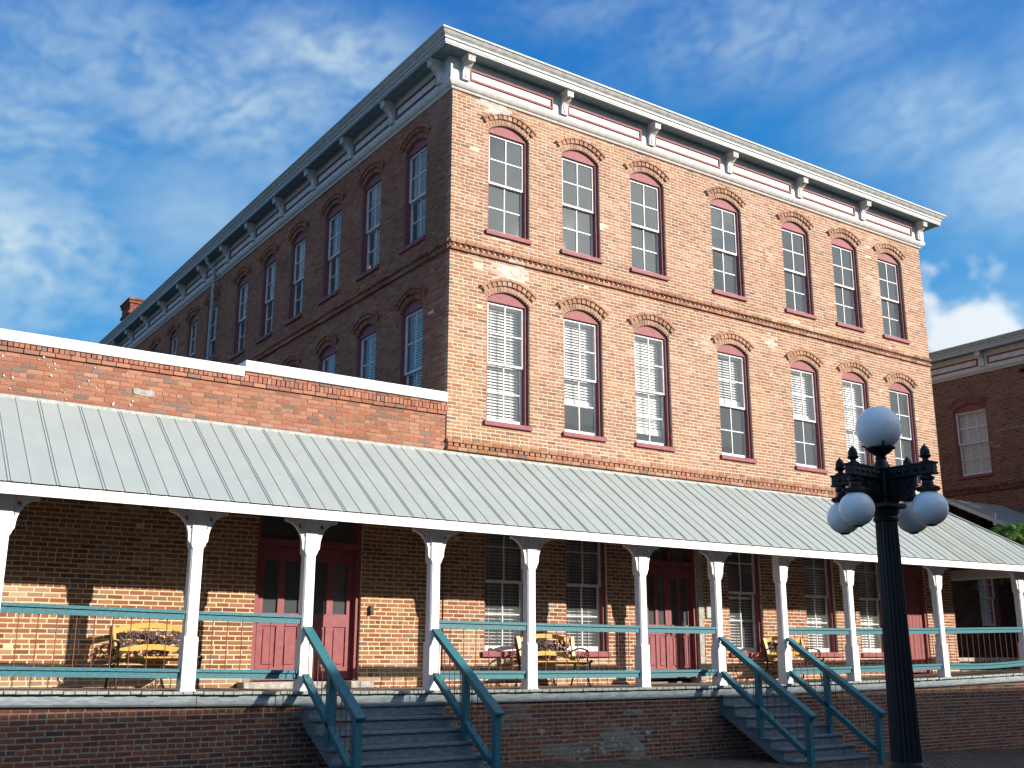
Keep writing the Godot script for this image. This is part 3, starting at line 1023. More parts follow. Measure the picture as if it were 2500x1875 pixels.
# ---------------------------------------------------------------- the three storey building
func main_building(eye: Vector3) -> void:
	var g := thing("brick_building", "tall three storey tan brick building with white bracketed cornice and arched pink framed windows", "building")
	var w := Wall.new()
	w.x0 = 0.0; w.x1 = XR; w.y0 = -.1384; w.y1 = H * 161
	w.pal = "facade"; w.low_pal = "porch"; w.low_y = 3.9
	var xs := [.781, 2.584, 4.419, 6.823, 9.187, 11.012, 12.821]
	var upper: Array = []
	var lower: Array = []
	var ground: Array = []
	for i in 7:
		var x: float = xs[i] + .055
		upper.append({"x0": x, "x1": x + .985, "y0": 8.39, "y1": 10.53, "rise": .185, "ring": .20})
		lower.append({"x0": x, "x1": x + .985, "y0": 4.65, "y1": 7.03, "rise": .185, "ring": .20})
		if i in [0, 1, 3, 4, 5]:
			ground.append({"x0": x, "x1": x + .985, "y0": .545, "y1": 3.05, "rise": .185, "ring": .20})
	var door := {"x0": 4.62, "x1": 5.98, "y0": -.2, "y1": 3.0, "rise": .16, "ring": .11}
	var door3 := {"x0": 12.62, "x1": 13.60, "y0": -.2, "y1": 2.75, "rise": .16, "ring": .11}
	w.open = upper + lower + ground + [door, door3]
	w.skip = [113, 114, 115, 58, 59, 60]
	var white := Color(.80, .78, .74)
	w.stains = [[1.35, 7.62, .42, .22, .85, white], [1.0, 11.02, .32, .20, .8, white], [.62, 7.62, .12, .08, .7, white], [8.6, 7.44, .18, .16, .8, white], [12.9, 9.6, .5, .5, .25, white], [1.1, 8.26, .3, .05, .6, white], [6.6, 7.1, .25, .2, .4, white], [9.9, 8.05, 2.2, .07, .45, Color(.66, .55, .33)], [7.9, 5.6, .5, 1.2, .3, Color(.56, .33, .18)], [10.6, 6.2, 1.0, 1.3, .35, Color(.47, .24, .11)], [13.9, 4.3, .6, .5, .6, white], [2.4, .25, 1.8, .22, .35, Color(.52, .45, .36)], [6.1, .2, .5, .3, .4, Color(.52, .45, .36)], [.55, .75, .25, .35, .45, Color(.52, .42, .32)]]
	w.quoin = 1
	lay(w)
	band(w, 113, 0.0, XR, true)
	band(w, 58, 0.0, XR, false)
	for o in upper + lower:
		arch_hood(w, o)
	for o in ground + [door, door3]:
		arch_hood(w, o, false)
	finish_wall(w, g, M.mortar_cream, eye, func(p): return p.y > 4.0 or (p.y > .1 and p.y < 1.6 and p.x < 4.0))
	# the long side in the shade
	var s := Wall.new()
	s.T = Transform3D(Basis(Vector3(0, 0, 1), Vector3(0, 1, 0), Vector3(-1, 0, 0)), Vector3.ZERO)
	s.x0 = -31.0; s.x1 = -.105; s.y0 = H * 58; s.y1 = H * 161
	s.pal = "side"
	s.joint = .0115
	s.quoin = 2
	var zs := [.908, 2.849, 4.804, 6.811, 8.685, 10.647, 13.05, 14.9, 16.82, 18.85, 20.8, 22.75, 24.7, 26.7]
	var su: Array = []
	var sl: Array = []
	for i in zs.size():
		var x1: float = -zs[i] - .045
		su.append({"x0": x1 - .945, "x1": x1, "y0": 8.40, "y1": 10.46, "rise": .18, "ring": .20})
		sl.append({"x0": x1 - .945, "x1": x1, "y0": 4.65, "y1": 7.03, "rise": .18, "ring": .20})
	s.open = su + sl
	s.skip = [113, 114, 115]
	s.stains = [[-.62, 6.75, .06, .05, .9, white], [-1.6, 7.85, .5, .16, .4, Color(.45, .36, .27)], [-.7, 9.1, .5, 1.5, .55, Color(.13, .075, .05)], [-.6, 10.9, .5, .6, .35, Color(.5, .42, .34)], [-2.3, 8.9, .4, 1.2, .35, Color(.15, .08, .055)], [-1.9, 7.9, 3.5, .2, .35, Color(.15, .08, .055)]]
	lay(s)
	band(s, 113, -30.0, -.003, true)
	for o in su + sl:
		arch_hood(s, o)
	finish_wall(s, g, M.mortar_side, eye, func(_p): return false, 0)
	# shell behind: floors, inner walls, the other two sides and the roof
	var c := B.new()
	for y in [[-.2, -.02], [3.95, 4.12], [7.68, 7.86], [11.3, 11.45]]:
		c.box(Vector3(.29, y[0], -30.7), Vector3(XR - .29, y[1], -.29))
	c.box(Vector3(.29, -.02, -7.2), Vector3(XR - .29, 11.3, -7.05))
	for x in [2.3, 4.2, 6.3, 8.6, 10.5, 12.4]:
		c.box(Vector3(x - .05, 4.12, -7.05), Vector3(x + .05, 11.3, -.3) if x in [4.2, 8.6] else Vector3(x + .05, 7.68, -.3))
	c.box(Vector3(.62, 4.12, -2.35), Vector3(.70, 7.68, -.29)); c.box(Vector3(.62, 7.86, -2.35), Vector3(.70, 11.3, -.29))  # unseen partition added to stop sunlight crossing to the side windows
	put(c, "floors", M.interior, g)
	var e := B.new()
	e.box(Vector3(XR - .29, -2.0, -31.0), Vector3(XR - .001, H * 161, -.105))
	e.box(Vector3(0.0, -2.0, -31.0), Vector3(XR - .3, H * 161, -30.7))
	e.box(Vector3(0.0, -2.0, -30.7), Vector3(.28, H * 58, -.30))
	put(e, "rear_wall", M.mortar_side, g)
	var rf := B.new()
	rf.box(Vector3(.0, 12.02, -31.0), Vector3(XR, 12.07, 0))
	put(rf, "roof", M.tar, g)
	# cornice along three sides
	var path := [Vector3(0, 0, -31), Vector3(0, 0, 0), Vector3(XR, 0, 0), Vector3(XR, 0, -31)]
	var outs := [Vector3(-1, 0, 0), Vector3(-1, 0, 1), Vector3(1, 0, 1), Vector3(1, 0, 0)]
	var top := H * 161
	cornice(g, path, outs, top)
	var bm := bracket_mesh()
	for k in 7:
		put_mesh(bm, "cornice_bracket", M.trim, g, Transform3D(Basis.IDENTITY, Vector3(.20 + 2.40 * k, top, 0) if k < 6 else Vector3(XR - .16, top, 0)))
		if k < 6:
			frieze_panel(g, Transform3D.IDENTITY, .20 + 2.40 * k + .11, .20 + 2.40 * (k + 1) - .26 if k < 5 else XR - .42, top)
	for k in 15:
		var z := -.26 - 1.975 * k
		put_mesh(bm, "cornice_bracket", M.trim, g, Transform3D(s.T.basis, Vector3(0, top, z)))
		frieze_panel(g, s.T, z - 1.975 + .13, z - .13, top)
	# windows
	var bl := {0: [0.0, 1.0, .78], 1: [.30, 1.0, .85], 2: [0.15, 1.0, 1.0], 3: [.56, 1.0, .75], 4: [.54, 1.0, .9], 5: [0.0, 1.0, 1.0]}
	for i in 7:
		window(g, Transform3D.IDENTITY, lower[i], 2, bl.get(i, []), .485)
	for i in 7:
		window(g, Transform3D.IDENTITY, upper[i], 2, [], .5)
	var gb := [[0.0, 1.0, .15], [0.0, 1.0, .15], [0.0, .46, .25], [0.0, 1.0, .5], [0.0, 1.0, .6]]
	for i in ground.size():
		window(g, Transform3D.IDENTITY, ground[i], 2, gb[i], .49)
	for i in 10:
		window(g, s.T, su[i], 2, [])
	for i in 4:
		window(g, s.T, sl[i], 2, [0.0, 1.0, .8], .485)
	for i in range(10, 14):
		var o: Dictionary = su[i]
		var f := B.new()
		f.box(Vector3(o.x0, o.y0, -.2), Vector3(o.x1, o.y1, -.12))
		put(transformed(f, s.T), "shutter_board", M.pink, g)
	door_pair(g, Transform3D.IDENTITY, 4.62, 5.98, yd(5.3) + .09, 2.22, 3.0, 2)
	put_door3(g)
	# cream casing on the right of the red door
	var cs := B.new()
	cs.bbox(Vector3(5.985, 0.0, -.02), Vector3(6.13, 2.9, .018), Vector3(.004, .004, .004))
	put(cs, "door_casing", M.concrete, g)
	rest_of_slats(g)
	# rain pipes on the shaded side
	for z in [-13.15, -23.5]:
		var p := B.new()
		p.tube([Vector3(-.42, 11.72, z), Vector3(-.40, 11.58, z), Vector3(-.16, 11.40, z), Vector3(-.15, 4.6, z)], .052, 10)
		for y in [10.9, 8.7]:
			p.bar(Vector3(-.15, y, z), Vector3(.0, y, z), .02, .03)
			p.tube([Vector3(-.15, y - .03, z), Vector3(-.15, y + .03, z)], .06, 10)
			p.bar(Vector3(-.12, y, z + .05), Vector3(-.12, y, z + .26), .035, .02)
		put(p, "drainpipe", M.pipe, g)
	# chimney
	var ch := put(chimney_mesh(2.0), "chimney", brick_solid("far_chimney", Color(.27, .10, .065)), g)
	ch.position = Vector3(.95, 12.0, -25.9)

func rest_of_slats(g: Node) -> void:
	if slat_rest.size():
		multi("blind_slats", M.slat_mesh, M.slat, slat_rest, PackedColorArray(), g)
		slat_rest.clear()

func brick_solid(called: String, c: Color) -> Material:
	if not M.has(called):
		var im := Image.create(64, 64, false, Image.FORMAT_RGB8)
		im.fill(Color(.62, .55, .5))
		for r in 8:
			for k in 5:
				var x := k * 16 - (8 if r % 2 else 0)
				var v := rng.randf_range(.75, 1.0)
				im.fill_rect(Rect2i(x + 1, r * 8 + 1, 14, 6), Color(v, v * .95, v * .92))
		var m := mat(called, Color(c.r, c.g, c.b).linear_to_srgb(), .9, ImageTexture.create_from_image(im), Vector3.ONE * 1.17)
		m.uv1_world_triplanar = true
	return M[called]

func put_door3(parent: Node) -> void:
	var d := part("door", parent)
	var y := yd(13.1) + .02
	var f := B.new()
	f.box(Vector3(12.62, y, -.26), Vector3(12.69, 2.74, -.03)); f.box(Vector3(13.53, y, -.26), Vector3(13.60, 2.74, -.03))
	f.box(Vector3(12.69, 2.30, -.26), Vector3(13.53, 2.95, -.032))
	put(f, "door_frame", M.door_red, d)
	var b := B.new()
	for k in 6:
		var x := 12.692 + .1395 * k
		b.bbox(Vector3(x, y + .01, -.15), Vector3(x + .1385, 2.298, -.09), Vector3(.006, .004, .006))
	put(b, "door_leaf", M.door_red, d)
	var h := B.new()
	h.ball(Vector3(12.78, y + 1.0, -.08), Vector3(.03, .03, .015), 10, 6)
	h.tube([Vector3(12.78, y + 1.0, -.08), Vector3(12.78, y + 1.0, -.04), Vector3(12.88, y + .995, -.04)], .011)
	put(h, "door_handle", M.grey_metal, d)

# ---------------------------------------------------------------- the low wing on the left
func wing(eye: Vector3) -> void:
	var g := thing("brick_wing", "low one storey red brick wing with a white coping board, left of the tall building", "building")
	var w := Wall.new()
	w.T = Transform3D(Basis.IDENTITY, Vector3(0, 0, -.02))
	w.x0 = -13.0; w.x1 = -.012; w.y0 = H * 54; w.y1 = H * 67
	w.pal = "wing"
	w.joint = .011
	var lo := Wall.new()
	lo.T = w.T
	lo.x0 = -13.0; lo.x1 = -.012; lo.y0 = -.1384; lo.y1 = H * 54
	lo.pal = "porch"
	var door := {"x0": -3.36, "x1": -1.55, "y0": -.2, "y1": 3.0, "rise": 0.0, "ring": 0.0}
	lo.open = [door]
	var pale := Color(.62, .58, .50)
	w.stains = [[-5.32, 4.30, .13, .07, 1.3, Color(.50, .47, .36)], [-6.6, 1.32, .5, .08, .7, Color(.55, .46, .33)], [-7.0, 1.2, .3, .12, .5, Color(.55, .46, .33)], [-3.0, 3.98, .9, .06, .6, Color(.36, .33, .3)], [-.6, 4.0, .3, .1, .5, Color(.36, .33, .3)], [-6.9, 4.0, .5, .05, .9, Color(.12, .11, .10)], [-5.0, .12, 3.0, .10, .5, Color(.50, .42, .33)], [-.7, .25, .7, .2, .45, Color(.50, .42, .33)]]
	lo.stains = w.stains
	lay(lo)
	finish_wall(lo, g, M.mortar_porch, eye, func(p): return p.y > .3 and p.y < .95 and p.x > -8.0, 120)
	lay(w)
	# corbelled stretchers with a row of standing bricks above
	var y := .0
	var x := -13.0
	while x < -.02:
		var e := minf(x + .2134, -.012)
		add_brick(w, x + .004, e - .004, 4.675, .062, .03, .13)
		x = e
	x = -13.0
	while x < -.03:
		var e := x + .0755 + rng.randfn(0, .003)
		var t := Transform3D(Basis(Vector3.BACK, rng.randfn(0, .02)) * Basis.from_scale(Vector3(.064, .104, .12)), Vector3((x + e) / 2.0, 4.765 + rng.randfn(0, .003), -.03 + rng.randfn(0, .004)))
		w.ts.append(w.T * t)
		w.cs.append(wall_tint(w, pick("wing"), x, 4.765))
		x = e
	x = -3.75
	while x < -.02:
		var e := minf(x + .2134, -.012)
		add_brick(w, x + .004, e - .004, 4.852, .062, .02, .13)
		x = e
	finish_wall(w, g, M.mortar_wing, eye, func(p): return p.y > 3.98 and p.x > -8.0, 180)
	# patch of mortar, coping, roof and inner shell
	var c := B.new()
	c.bbox(Vector3(-13.1, 4.785, -.45), Vector3(-3.772, 4.945, .035), Vector3(.006, .006, .006))
	put(c, "coping", M.coping, g)
	c = B.new()
	c.bbox(Vector3(-3.768, 4.878, -.45), Vector3(-.003, 5.055, .04), Vector3(.006, .006, .006))
	put(c, "coping", M.coping, g)
	var cap := B.new()
	cap.slab(PackedVector2Array([Vector2(-.55, 5.05), Vector2(-.02, 5.05), Vector2(-.02, 5.22)]), -.44, -.40)
	put(cap, "flashing", M.pipe, g)
	var r := B.new()
	r.box(Vector3(-13.0, 4.2, -30.0), Vector3(-.01, 4.4, -.31))
	put(r, "roof", M.tar, g)
	var s := B.new()
	s.box(Vector3(-13.0, -.2, -6.2), Vector3(-.02, 4.2, -6.0)); s.box(Vector3(-13.0, -.2, -6.0), Vector3(-12.8, 4.2, -.31))
	s.box(Vector3(-12.8, -.2, -6.0), Vector3(-.02, -.02, -.31)); s.box(Vector3(-.2, -.02, -6.0), Vector3(-.02, 4.2, -.31))
	put(s, "inner_wall", M.interior_dark, g)
	door_pair(g, w.T, -3.36, -1.55, .10, 2.16, 3.0, 2, false)
	var st := B.new()
	st.bbox(Vector3(-3.56, yd(-3.4) - .02, -.05), Vector3(-1.40, .088, .26), Vector3(.012, .012, .012))
	put(st, "door_step", M.concrete, g)
	# rough patch of cement and small white lumps left on the face
	var pm := B.new()
	var poly := PackedVector2Array()
	for q in [[-5.46, 4.35], [-5.40, 4.37], [-5.34, 4.345], [-5.26, 4.345], [-5.20, 4.37], [-5.15, 4.33], [-5.13, 4.27], [-5.22, 4.255], [-5.36, 4.26], [-5.45, 4.28]]:
		poly.append(Vector2(q[0], q[1]))
	pm.slab(poly, -.025, -.008)
	put(pm, "cement_patch", M.concrete, g)
	for i in 34:
		var bx := -7.4 + 2.1 * pow(rng.randf(), 1.3)
		var by := rng.randf_range(4.02, 4.74)
		var bl := B.new()
		bl.ball(Vector3(bx, by, -.015), Vector3(1, 1, .8) * rng.randf_range(.008, .02), 7, 5)
		put(bl, "mortar_lump", M.trim, g)

# ---------------------------------------------------------------- the building on the far right
func far_building(eye: Vector3) -> void:
	var g := thing("far_brick_building", "shaded dark brick building with grey cornice and one blinded window, beyond the right end", "building")
	var w := Wall.new()
	w.T = Transform3D(Basis(Vector3(0, 0, 1), Vector3(0, 1, 0), Vector3(-1, 0, 0)), Vector3(21.0, 0, 0))
	w.x0 = -9.0; w.x1 = 5.0; w.y0 = -H * 26; w.y1 = H * 132
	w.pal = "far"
	var win := {"x0": -3.53, "x1": -2.36, "y0": 5.96, "y1": 8.05, "rise": .20, "ring": .20}
	var wins: Array = [win, {"x0": -6.6, "x1": -5.43, "y0": 5.96, "y1": 8.05, "rise": .20, "ring": .20}, {"x0": 1.0, "x1": 2.17, "y0": 5.96, "y1": 8.05, "rise": .20, "ring": .20}]
	w.open = wins + [{"x0": -1.15, "x1": -.82, "y0": 8.86, "y1": 9.0, "rise": 0.0, "ring": 0.0}]
	w.skip = [78, 79, 80]
	w.stains = [[-1.4, 7.25, 1.0, .05, .6, Color(.42, .36, .28)], [-2.1, 7.6, .3, .9, .25, Color(.40, .32, .24)], [-1.2, 5.6, .6, .06, .5, Color(.4, .36, .33)]]
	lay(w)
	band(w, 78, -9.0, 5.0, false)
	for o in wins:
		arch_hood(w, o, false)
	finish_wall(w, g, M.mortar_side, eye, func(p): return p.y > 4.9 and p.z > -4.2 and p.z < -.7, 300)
	var c := B.new()
	c.box(Vector3(21.29, -2.0, -9.0), Vector3(30.0, 4.9, 5.0))
	c.box(Vector3(24.0, 4.9, -9.0), Vector3(30.0, H * 132, 5.0)); c.box(Vector3(21.29, H * 132 - .1, -9.0), Vector3(24.0, H * 132, 5.0))
	put(c, "rear_wall", M.mortar_side, g)
	cornice(g, [Vector3(21, 0, -9), Vector3(21, 0, 5)], [Vector3(-1, 0, 0), Vector3(-1, 0, 0)], H * 132)
	var rf := B.new()
	rf.box(Vector3(20.9, H * 132 + .8, -9.0), Vector3(30.0, H * 132 + .86, 5.0))
	put(rf, "roof", M.tar, g)
	var bm := bracket_mesh()
	for k in range(-3, 3):
		var z := -2.22 + 2.2 * k
		put_mesh(bm, "cornice_bracket", M.trim, g, w.T * Transform3D(Basis.IDENTITY, Vector3(z, H * 132, 0)))
		frieze_panel(g, w.T, z + .16, z + 2.04, H * 132)
	for o in wins:
		window(g, w.T, o, 3, [0.0, 1.0, .95])
	rest_of_slats(g)

# ---------------------------------------------------------------- roofed passage between the buildings
func alley_porch() -> void:
	var g := thing("alley_porch", "dark roofed passage between the two brick buildings, under a grey ribbed metal roof", "porch")
	var w := Wall.new()
	w.T = Transform3D(Basis.IDENTITY, Vector3(0, 0, -2.1))
	w.x0 = 17.6; w.x1 = 20.98; w.y0 = -H * 26; w.y1 = H * 69
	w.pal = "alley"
	var o := {"x0": 19.2, "x1": 20.2, "y0": 1.3, "y1": 2.95, "rise": .15, "ring": .11}
	w.open = [o]
	lay(w)
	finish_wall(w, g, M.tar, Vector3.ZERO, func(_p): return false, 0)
	window(g, w.T, o, 2, [0.0, 1.0, .9])
	rest_of_slats(g)
	var n := 0
	var x := 17.88
	while x < 20.9:
		var e := minf(x + .4, 20.98)
		var b := B.new()
		b.bar(Vector3((x + e) / 2.0, 4.86, -2.08), Vector3((x + e) / 2.0, 3.62, .42), e - x - .002, .006)
		b.bar(Vector3(x + .02, 4.875, -2.08), Vector3(x + .02, 3.635, .42), .025, .03)
		b.bar(Vector3((x + e) / 2.0, 4.872, -2.08), Vector3((x + e) / 2.0, 3.632, .42), .02, .02)
		put(b, "roof_panel", M.roof_metal, g)
		x = e
	var f := B.new()
	f.bar(Vector3(17.86, 4.83, -2.08), Vector3(17.86, 3.59, .42), .03, .10)
	f.box(Vector3(17.88, 3.50, .40), Vector3(20.98, 3.60, .43))
	put(f, "fascia", M.trim_old, g)
	for px in [18.3, 20.4]:
		var p := B.new()
		p.bbox(Vector3(px - .09, yg(px), -.30), Vector3(px + .09, 3.75, -.12), Vector3(.02, .005, .02))
		put(p, "post", M.shaded_post_grey, g)
	for k in 9:
		var z := -1.9 + .28 * k
		var r := B.new()
		r.bar(Vector3(17.9, 4.70 - .28 * k * .496 - .02, z), Vector3(20.95, 4.70 - .28 * k * .496 - .02, z), .05, .10)
		put(r, "rafter", M.bark, g)
	var l := B.new()
	l.lathe([Vector2(0, -.10), Vector2(.075, -.09), Vector2(.09, .0), Vector2(.06, .07), Vector2(.0, .09)], Vector3(18.0, 4.05, -.62), 14)
	l.bar(Vector3(18.0, 4.12, -.62), Vector3(18.0, 4.3, -.62), .03, .03, Vector3.RIGHT)
	put(l, "flood_lamp", M.sash, g)

# ---------------------------------------------------------------- across the street (behind the viewer): its shade lies over street and dock
func opposite_building() -> void:
	var g := thing("opposite_building", "long brick building with windows across the street, seen only by its shade", "building")
	var w := Wall.new()
	w.T = Transform3D(Basis(Vector3(-1, 0, 0), Vector3(0, 1, 0), Vector3(0, 0, -1)), Vector3(55.0, 0, 27.0))
	w.x0 = 0.0; w.x1 = 72.0; w.y0 = -3.0; w.y1 = 11.42
	for k in 28:
		for y in [[1.0, 3.2], [4.7, 7.0], [8.2, 10.2]]:
			w.open.append({"x0": 1.2 + 2.5 * k, "x1": 2.2 + 2.5 * k, "y0": y[0], "y1": y[1], "rise": .18, "ring": .1})
	w.add_mortar()
	put(transformed(w.mortar, w.T), "wall", brick_solid("plain_brick", Color(.30, .12, .075)), g)
	var b := B.new()
	b.box(Vector3(-17.0, -3.0, 27.5), Vector3(55.0, 11.42, 37.0))
	put(b, "rooms", M.interior, g)
	var c := B.new()
	c.box(Vector3(-17.4, 11.42, 26.55), Vector3(55.4, 11.85, 37.0))
	put(c, "cornice", M.trim, g)

# ---------------------------------------------------------------- loading dock
func dock(eye: Vector3) -> void:
	var g := thing("loading_dock", "raised dock of dark red brick with grey plank floor and thick grey edge beam", "loading dock")
	var w := Wall.new()
	w.T = Transform3D(Basis.IDENTITY, Vector3(0, 0, 1.545))
	w.x0 = -13.0; w.x1 = 16.35; w.y0 = -H * 25; w.y1 = -H * 1
	w.pal = "dock"
	w.joint = .0175
	var cem := Color(.33, .31, .26)
	w.stains = [[2.55, -.86, .55, .20, .95, cem], [1.4, -.98, .45, .14, .8, cem], [2.95, -1.08, .22, .16, .9, cem], [.3, -.35, .5, .25, .7, cem], [2.9, -.46, .12, .04, 1.3, Color(.40, .38, .32)], [-2.6, -.30, .9, .05, .7, Color(.36, .31, .2)], [13.0, -.95, .35, .16, .8, Color(.30, .11, .02)], [8.0, -.2, 6.0, .06, .5, cem], [-5.0, -1.0, 2.5, .2, .5, Color(.05, .035, .03)]]
	lay(w)
	finish_wall(w, g, M.mortar_grey, eye, func(p): return p.y > -1.5 and p.y < -.2 and p.x > -6.6 and not (p.x > -3.3 and p.x < -1.0 and p.y < -.3))
	for m in 24:                                 # cement smeared over the worn bricks
		var cx := rng.randfn(2.5, .55)
		var cyy := rng.randfn(-.92, .13)
		var poly := PackedVector2Array()
		var r := rng.randf_range(.03, .085)
		for k in 9:
			var a := TAU * k / 9.0
			poly.append(Vector2(cx + cos(a) * r * rng.randf_range(.6, 1.3), maxf(cyy + sin(a) * r * .55 * rng.randf_range(.5, 1.3), yg(cx) + .02)))
		var pb := B.new()
		pb.slab(poly, 1.54, 1.5495 + rng.randf() * .002)
		put(pb, "cement_patch", M.concrete, g)
	var sd := B.new()
	sd.box(Vector3(16.25, -2.0, -9.0), Vector3(16.345, -.25, 1.24)); sd.box(Vector3(-13.0, -2.0, .0), Vector3(-12.8, -.25, 1.24))
	put(sd, "side_wall", M.mortar_grey, g)
	var xs := [-13.05, -8.6, -4.70, -.4, 3.95, 8.1, 12.55, 16.4]
	for i in xs.size() - 1:
		var b := B.new()
		var k := 6
		for j in k:
			var xa: float = lerpf(xs[i] + .004, xs[i + 1] - .004, float(j) / k)
			var xb: float = lerpf(xs[i] + .004, xs[i + 1] - .004, float(j + 1) / k)
			var prof: Array = [Vector2(1.50, -.043), Vector2(1.605, -.043), Vector2(1.615, -.06), Vector2(1.615, -.165), Vector2(1.60, -.190), Vector2(1.50, -.197)]
			for q in prof.size() - 1:
				var a: Vector2 = prof[q]
				var c: Vector2 = prof[q + 1]
				b.quad(Vector3(xa, yd(xa) + c.y, c.x), Vector3(xb, yd(xb) + c.y, c.x), Vector3(xb, yd(xb) + a.y, a.x), Vector3(xa, yd(xa) + a.y, a.x))
			if j == 0 or j == k - 1:
				var x := xa if j == 0 else xb
				b.quad(Vector3(x, yd(x) - .197, 1.5), Vector3(x, yd(x) - .19, 1.6), Vector3(x, yd(x) - .05, 1.61), Vector3(x, yd(x) - .043, 1.5))
		put(b, "edge_beam", M.beam_grey, g)
	var crack := 0
	# floor planks, their worn ends showing along the edge
	var meshes: Array = []
	for v in 4:
		var b := B.new()
		b.bbox(Vector3(-.064, -.042, .0), Vector3(.064, 0, 1.615 + .004 * v), Vector3(.004, .004, .006))
		var e := B.new()
		e.bbox(Vector3(-.0645, -.0425, 1.616 + .004 * v), Vector3(.0645, .0005, 1.652 + .006 * v), Vector3(.004, .006, .008), .08, rng)
		var m := b.mesh()
		var a := []
		a.resize(Mesh.ARRAY_MAX)
		a[Mesh.ARRAY_VERTEX] = e.v
		a[Mesh.ARRAY_NORMAL] = e.n
		m.add_surface_from_arrays(Mesh.PRIMITIVE_TRIANGLES, a)
		m.surface_set_material(0, M.deck)
		m.surface_set_material(1, M.deck_end)
		meshes.append(m)
	var x := -12.9
	while x < 16.3:
		var t := Transform3D(Basis(Vector3.BACK, rng.randfn(0, .008)) * Basis(Vector3.UP, rng.randfn(0, .0007)), Vector3(x, yd(x) + rng.randfn(0, .0018), .012))
		put_mesh(meshes[rng.randi() % 4], "floor_plank", null, g, t)
		x += .1345
	for k in 44:
		var b := B.new()
		b.bbox(Vector3(14.8, yd(15.5) - .04, -.02 - .1345 * (k + 1) + .004), Vector3(16.38, yd(15.5) + .002, -.02 - .1345 * k), Vector3(.004, .004, .004))
		put(b, "floor_plank", M.deck, g)

# ---------------------------------------------------------------- porch
const POSTS := [-9.66, -7.26, -4.82, -3.17, -1.08, .74, 3.15, 5.0, 6.77, 8.79, 11.82, 15.08, 16.33]
const EZ := 1.97            # eave
const K := 0.742            # slope of the roof

func roof_panel(xa: float, pitch: float, hip: float) -> B:
	var b := B.new()
	var us: Array = []
	for q in [[0, 0], [.010, 0], [.021, .014], [.032, 0], [.046, 0], [.057, .014], [.068, 0], [.28, 0], [.291, .013], [.302, 0], [.558, 0]]:
		us.append(Vector2(q[0] * pitch / .558, q[1]))
	for i in us.size() - 1:
		var q: Array = []
		for u in [us[i], us[i + 1]]:
			var x: float = xa + u.x
			var zt := clampf(x - hip, .02, EZ)
			q.append(Vector3(x, ye(x) + u.y + .004, EZ)); q.append(Vector3(x, ye(x) + (EZ - zt) * K + u.y + .004, zt))
		b.quad(q[0], q[2], q[3], q[1])
		var d := Vector3(0, .006, 0)
		b.quad(q[1] - d, q[3] - d, q[2] - d, q[0] - d)
		b.quad(q[0] - d, q[2] - d, q[2], q[0])
	return b

func post_mesh() -> ArrayMesh:
	var b := B.new()
	var rows := [[0.0, .105, .004], [.02, .105, .006], [.02, .097, .006], [.70, .097, .006], [.725, .083, .022], [1.90, .083, .022], [1.925, .09, .008], [1.955, .097, .006], [2.46, .097, .006]]
	var ring := func(r: Array) -> Array:
		var h: float = r[1]
		var c: float = r[2]
		var o: Array = []
		for q in [[h, h - c], [h - c, h], [-h + c, h], [-h, h - c], [-h, -h + c], [-h + c, -h], [h - c, -h], [h, -h + c]]:
			o.append(Vector3(q[0], r[0], -q[1]))
		return o
	for i in rows.size() - 1:
		var p: Array = ring.call(rows[i])
		var q: Array = ring.call(rows[i + 1])
		for k in 8:
			var l := (k + 1) % 8
			b.quad(p[k], p[l], q[l], q[k])
	return b.mesh()

func bracket_board() -> ArrayMesh:
	var b := B.new()
	var p := PackedVector2Array()
	for q in [[0, 1.925], [.02, 1.945], [.03, 1.985], [.05, 2.005]]:
		p.append(Vector2(q[0], q[1]))
	for i in 13:
		var a := i / 12.0 * PI / 2.0
		p.append(Vector2(.055 + .255 * (1.0 - cos(a)), 2.04 + .345 * sin(a)))
	p.append(Vector2(.318, 2.40)); p.append(Vector2(.318, 2.43))
	var hole := func(cx: float, cy: float, r: float, n: int, turn: float) -> void:
		p.append(Vector2(cx + .0006, 2.43))
		for i in n + 1:
			var a := PI / 2.0 - .02 - (TAU - .04) * i / n + turn
			p.append(Vector2(cx + r * cos(a), cy + r * sin(a)))
		p.append(Vector2(cx - .0006, 2.43))
	hole.call(.085, 2.33, .036, 14, 0.0)
	hole.call(.030, 2.19, .022, 3, 0.0)
	p.append(Vector2(0, 2.43))
	b.slab(p, -.03, .03)
	return b.mesh()

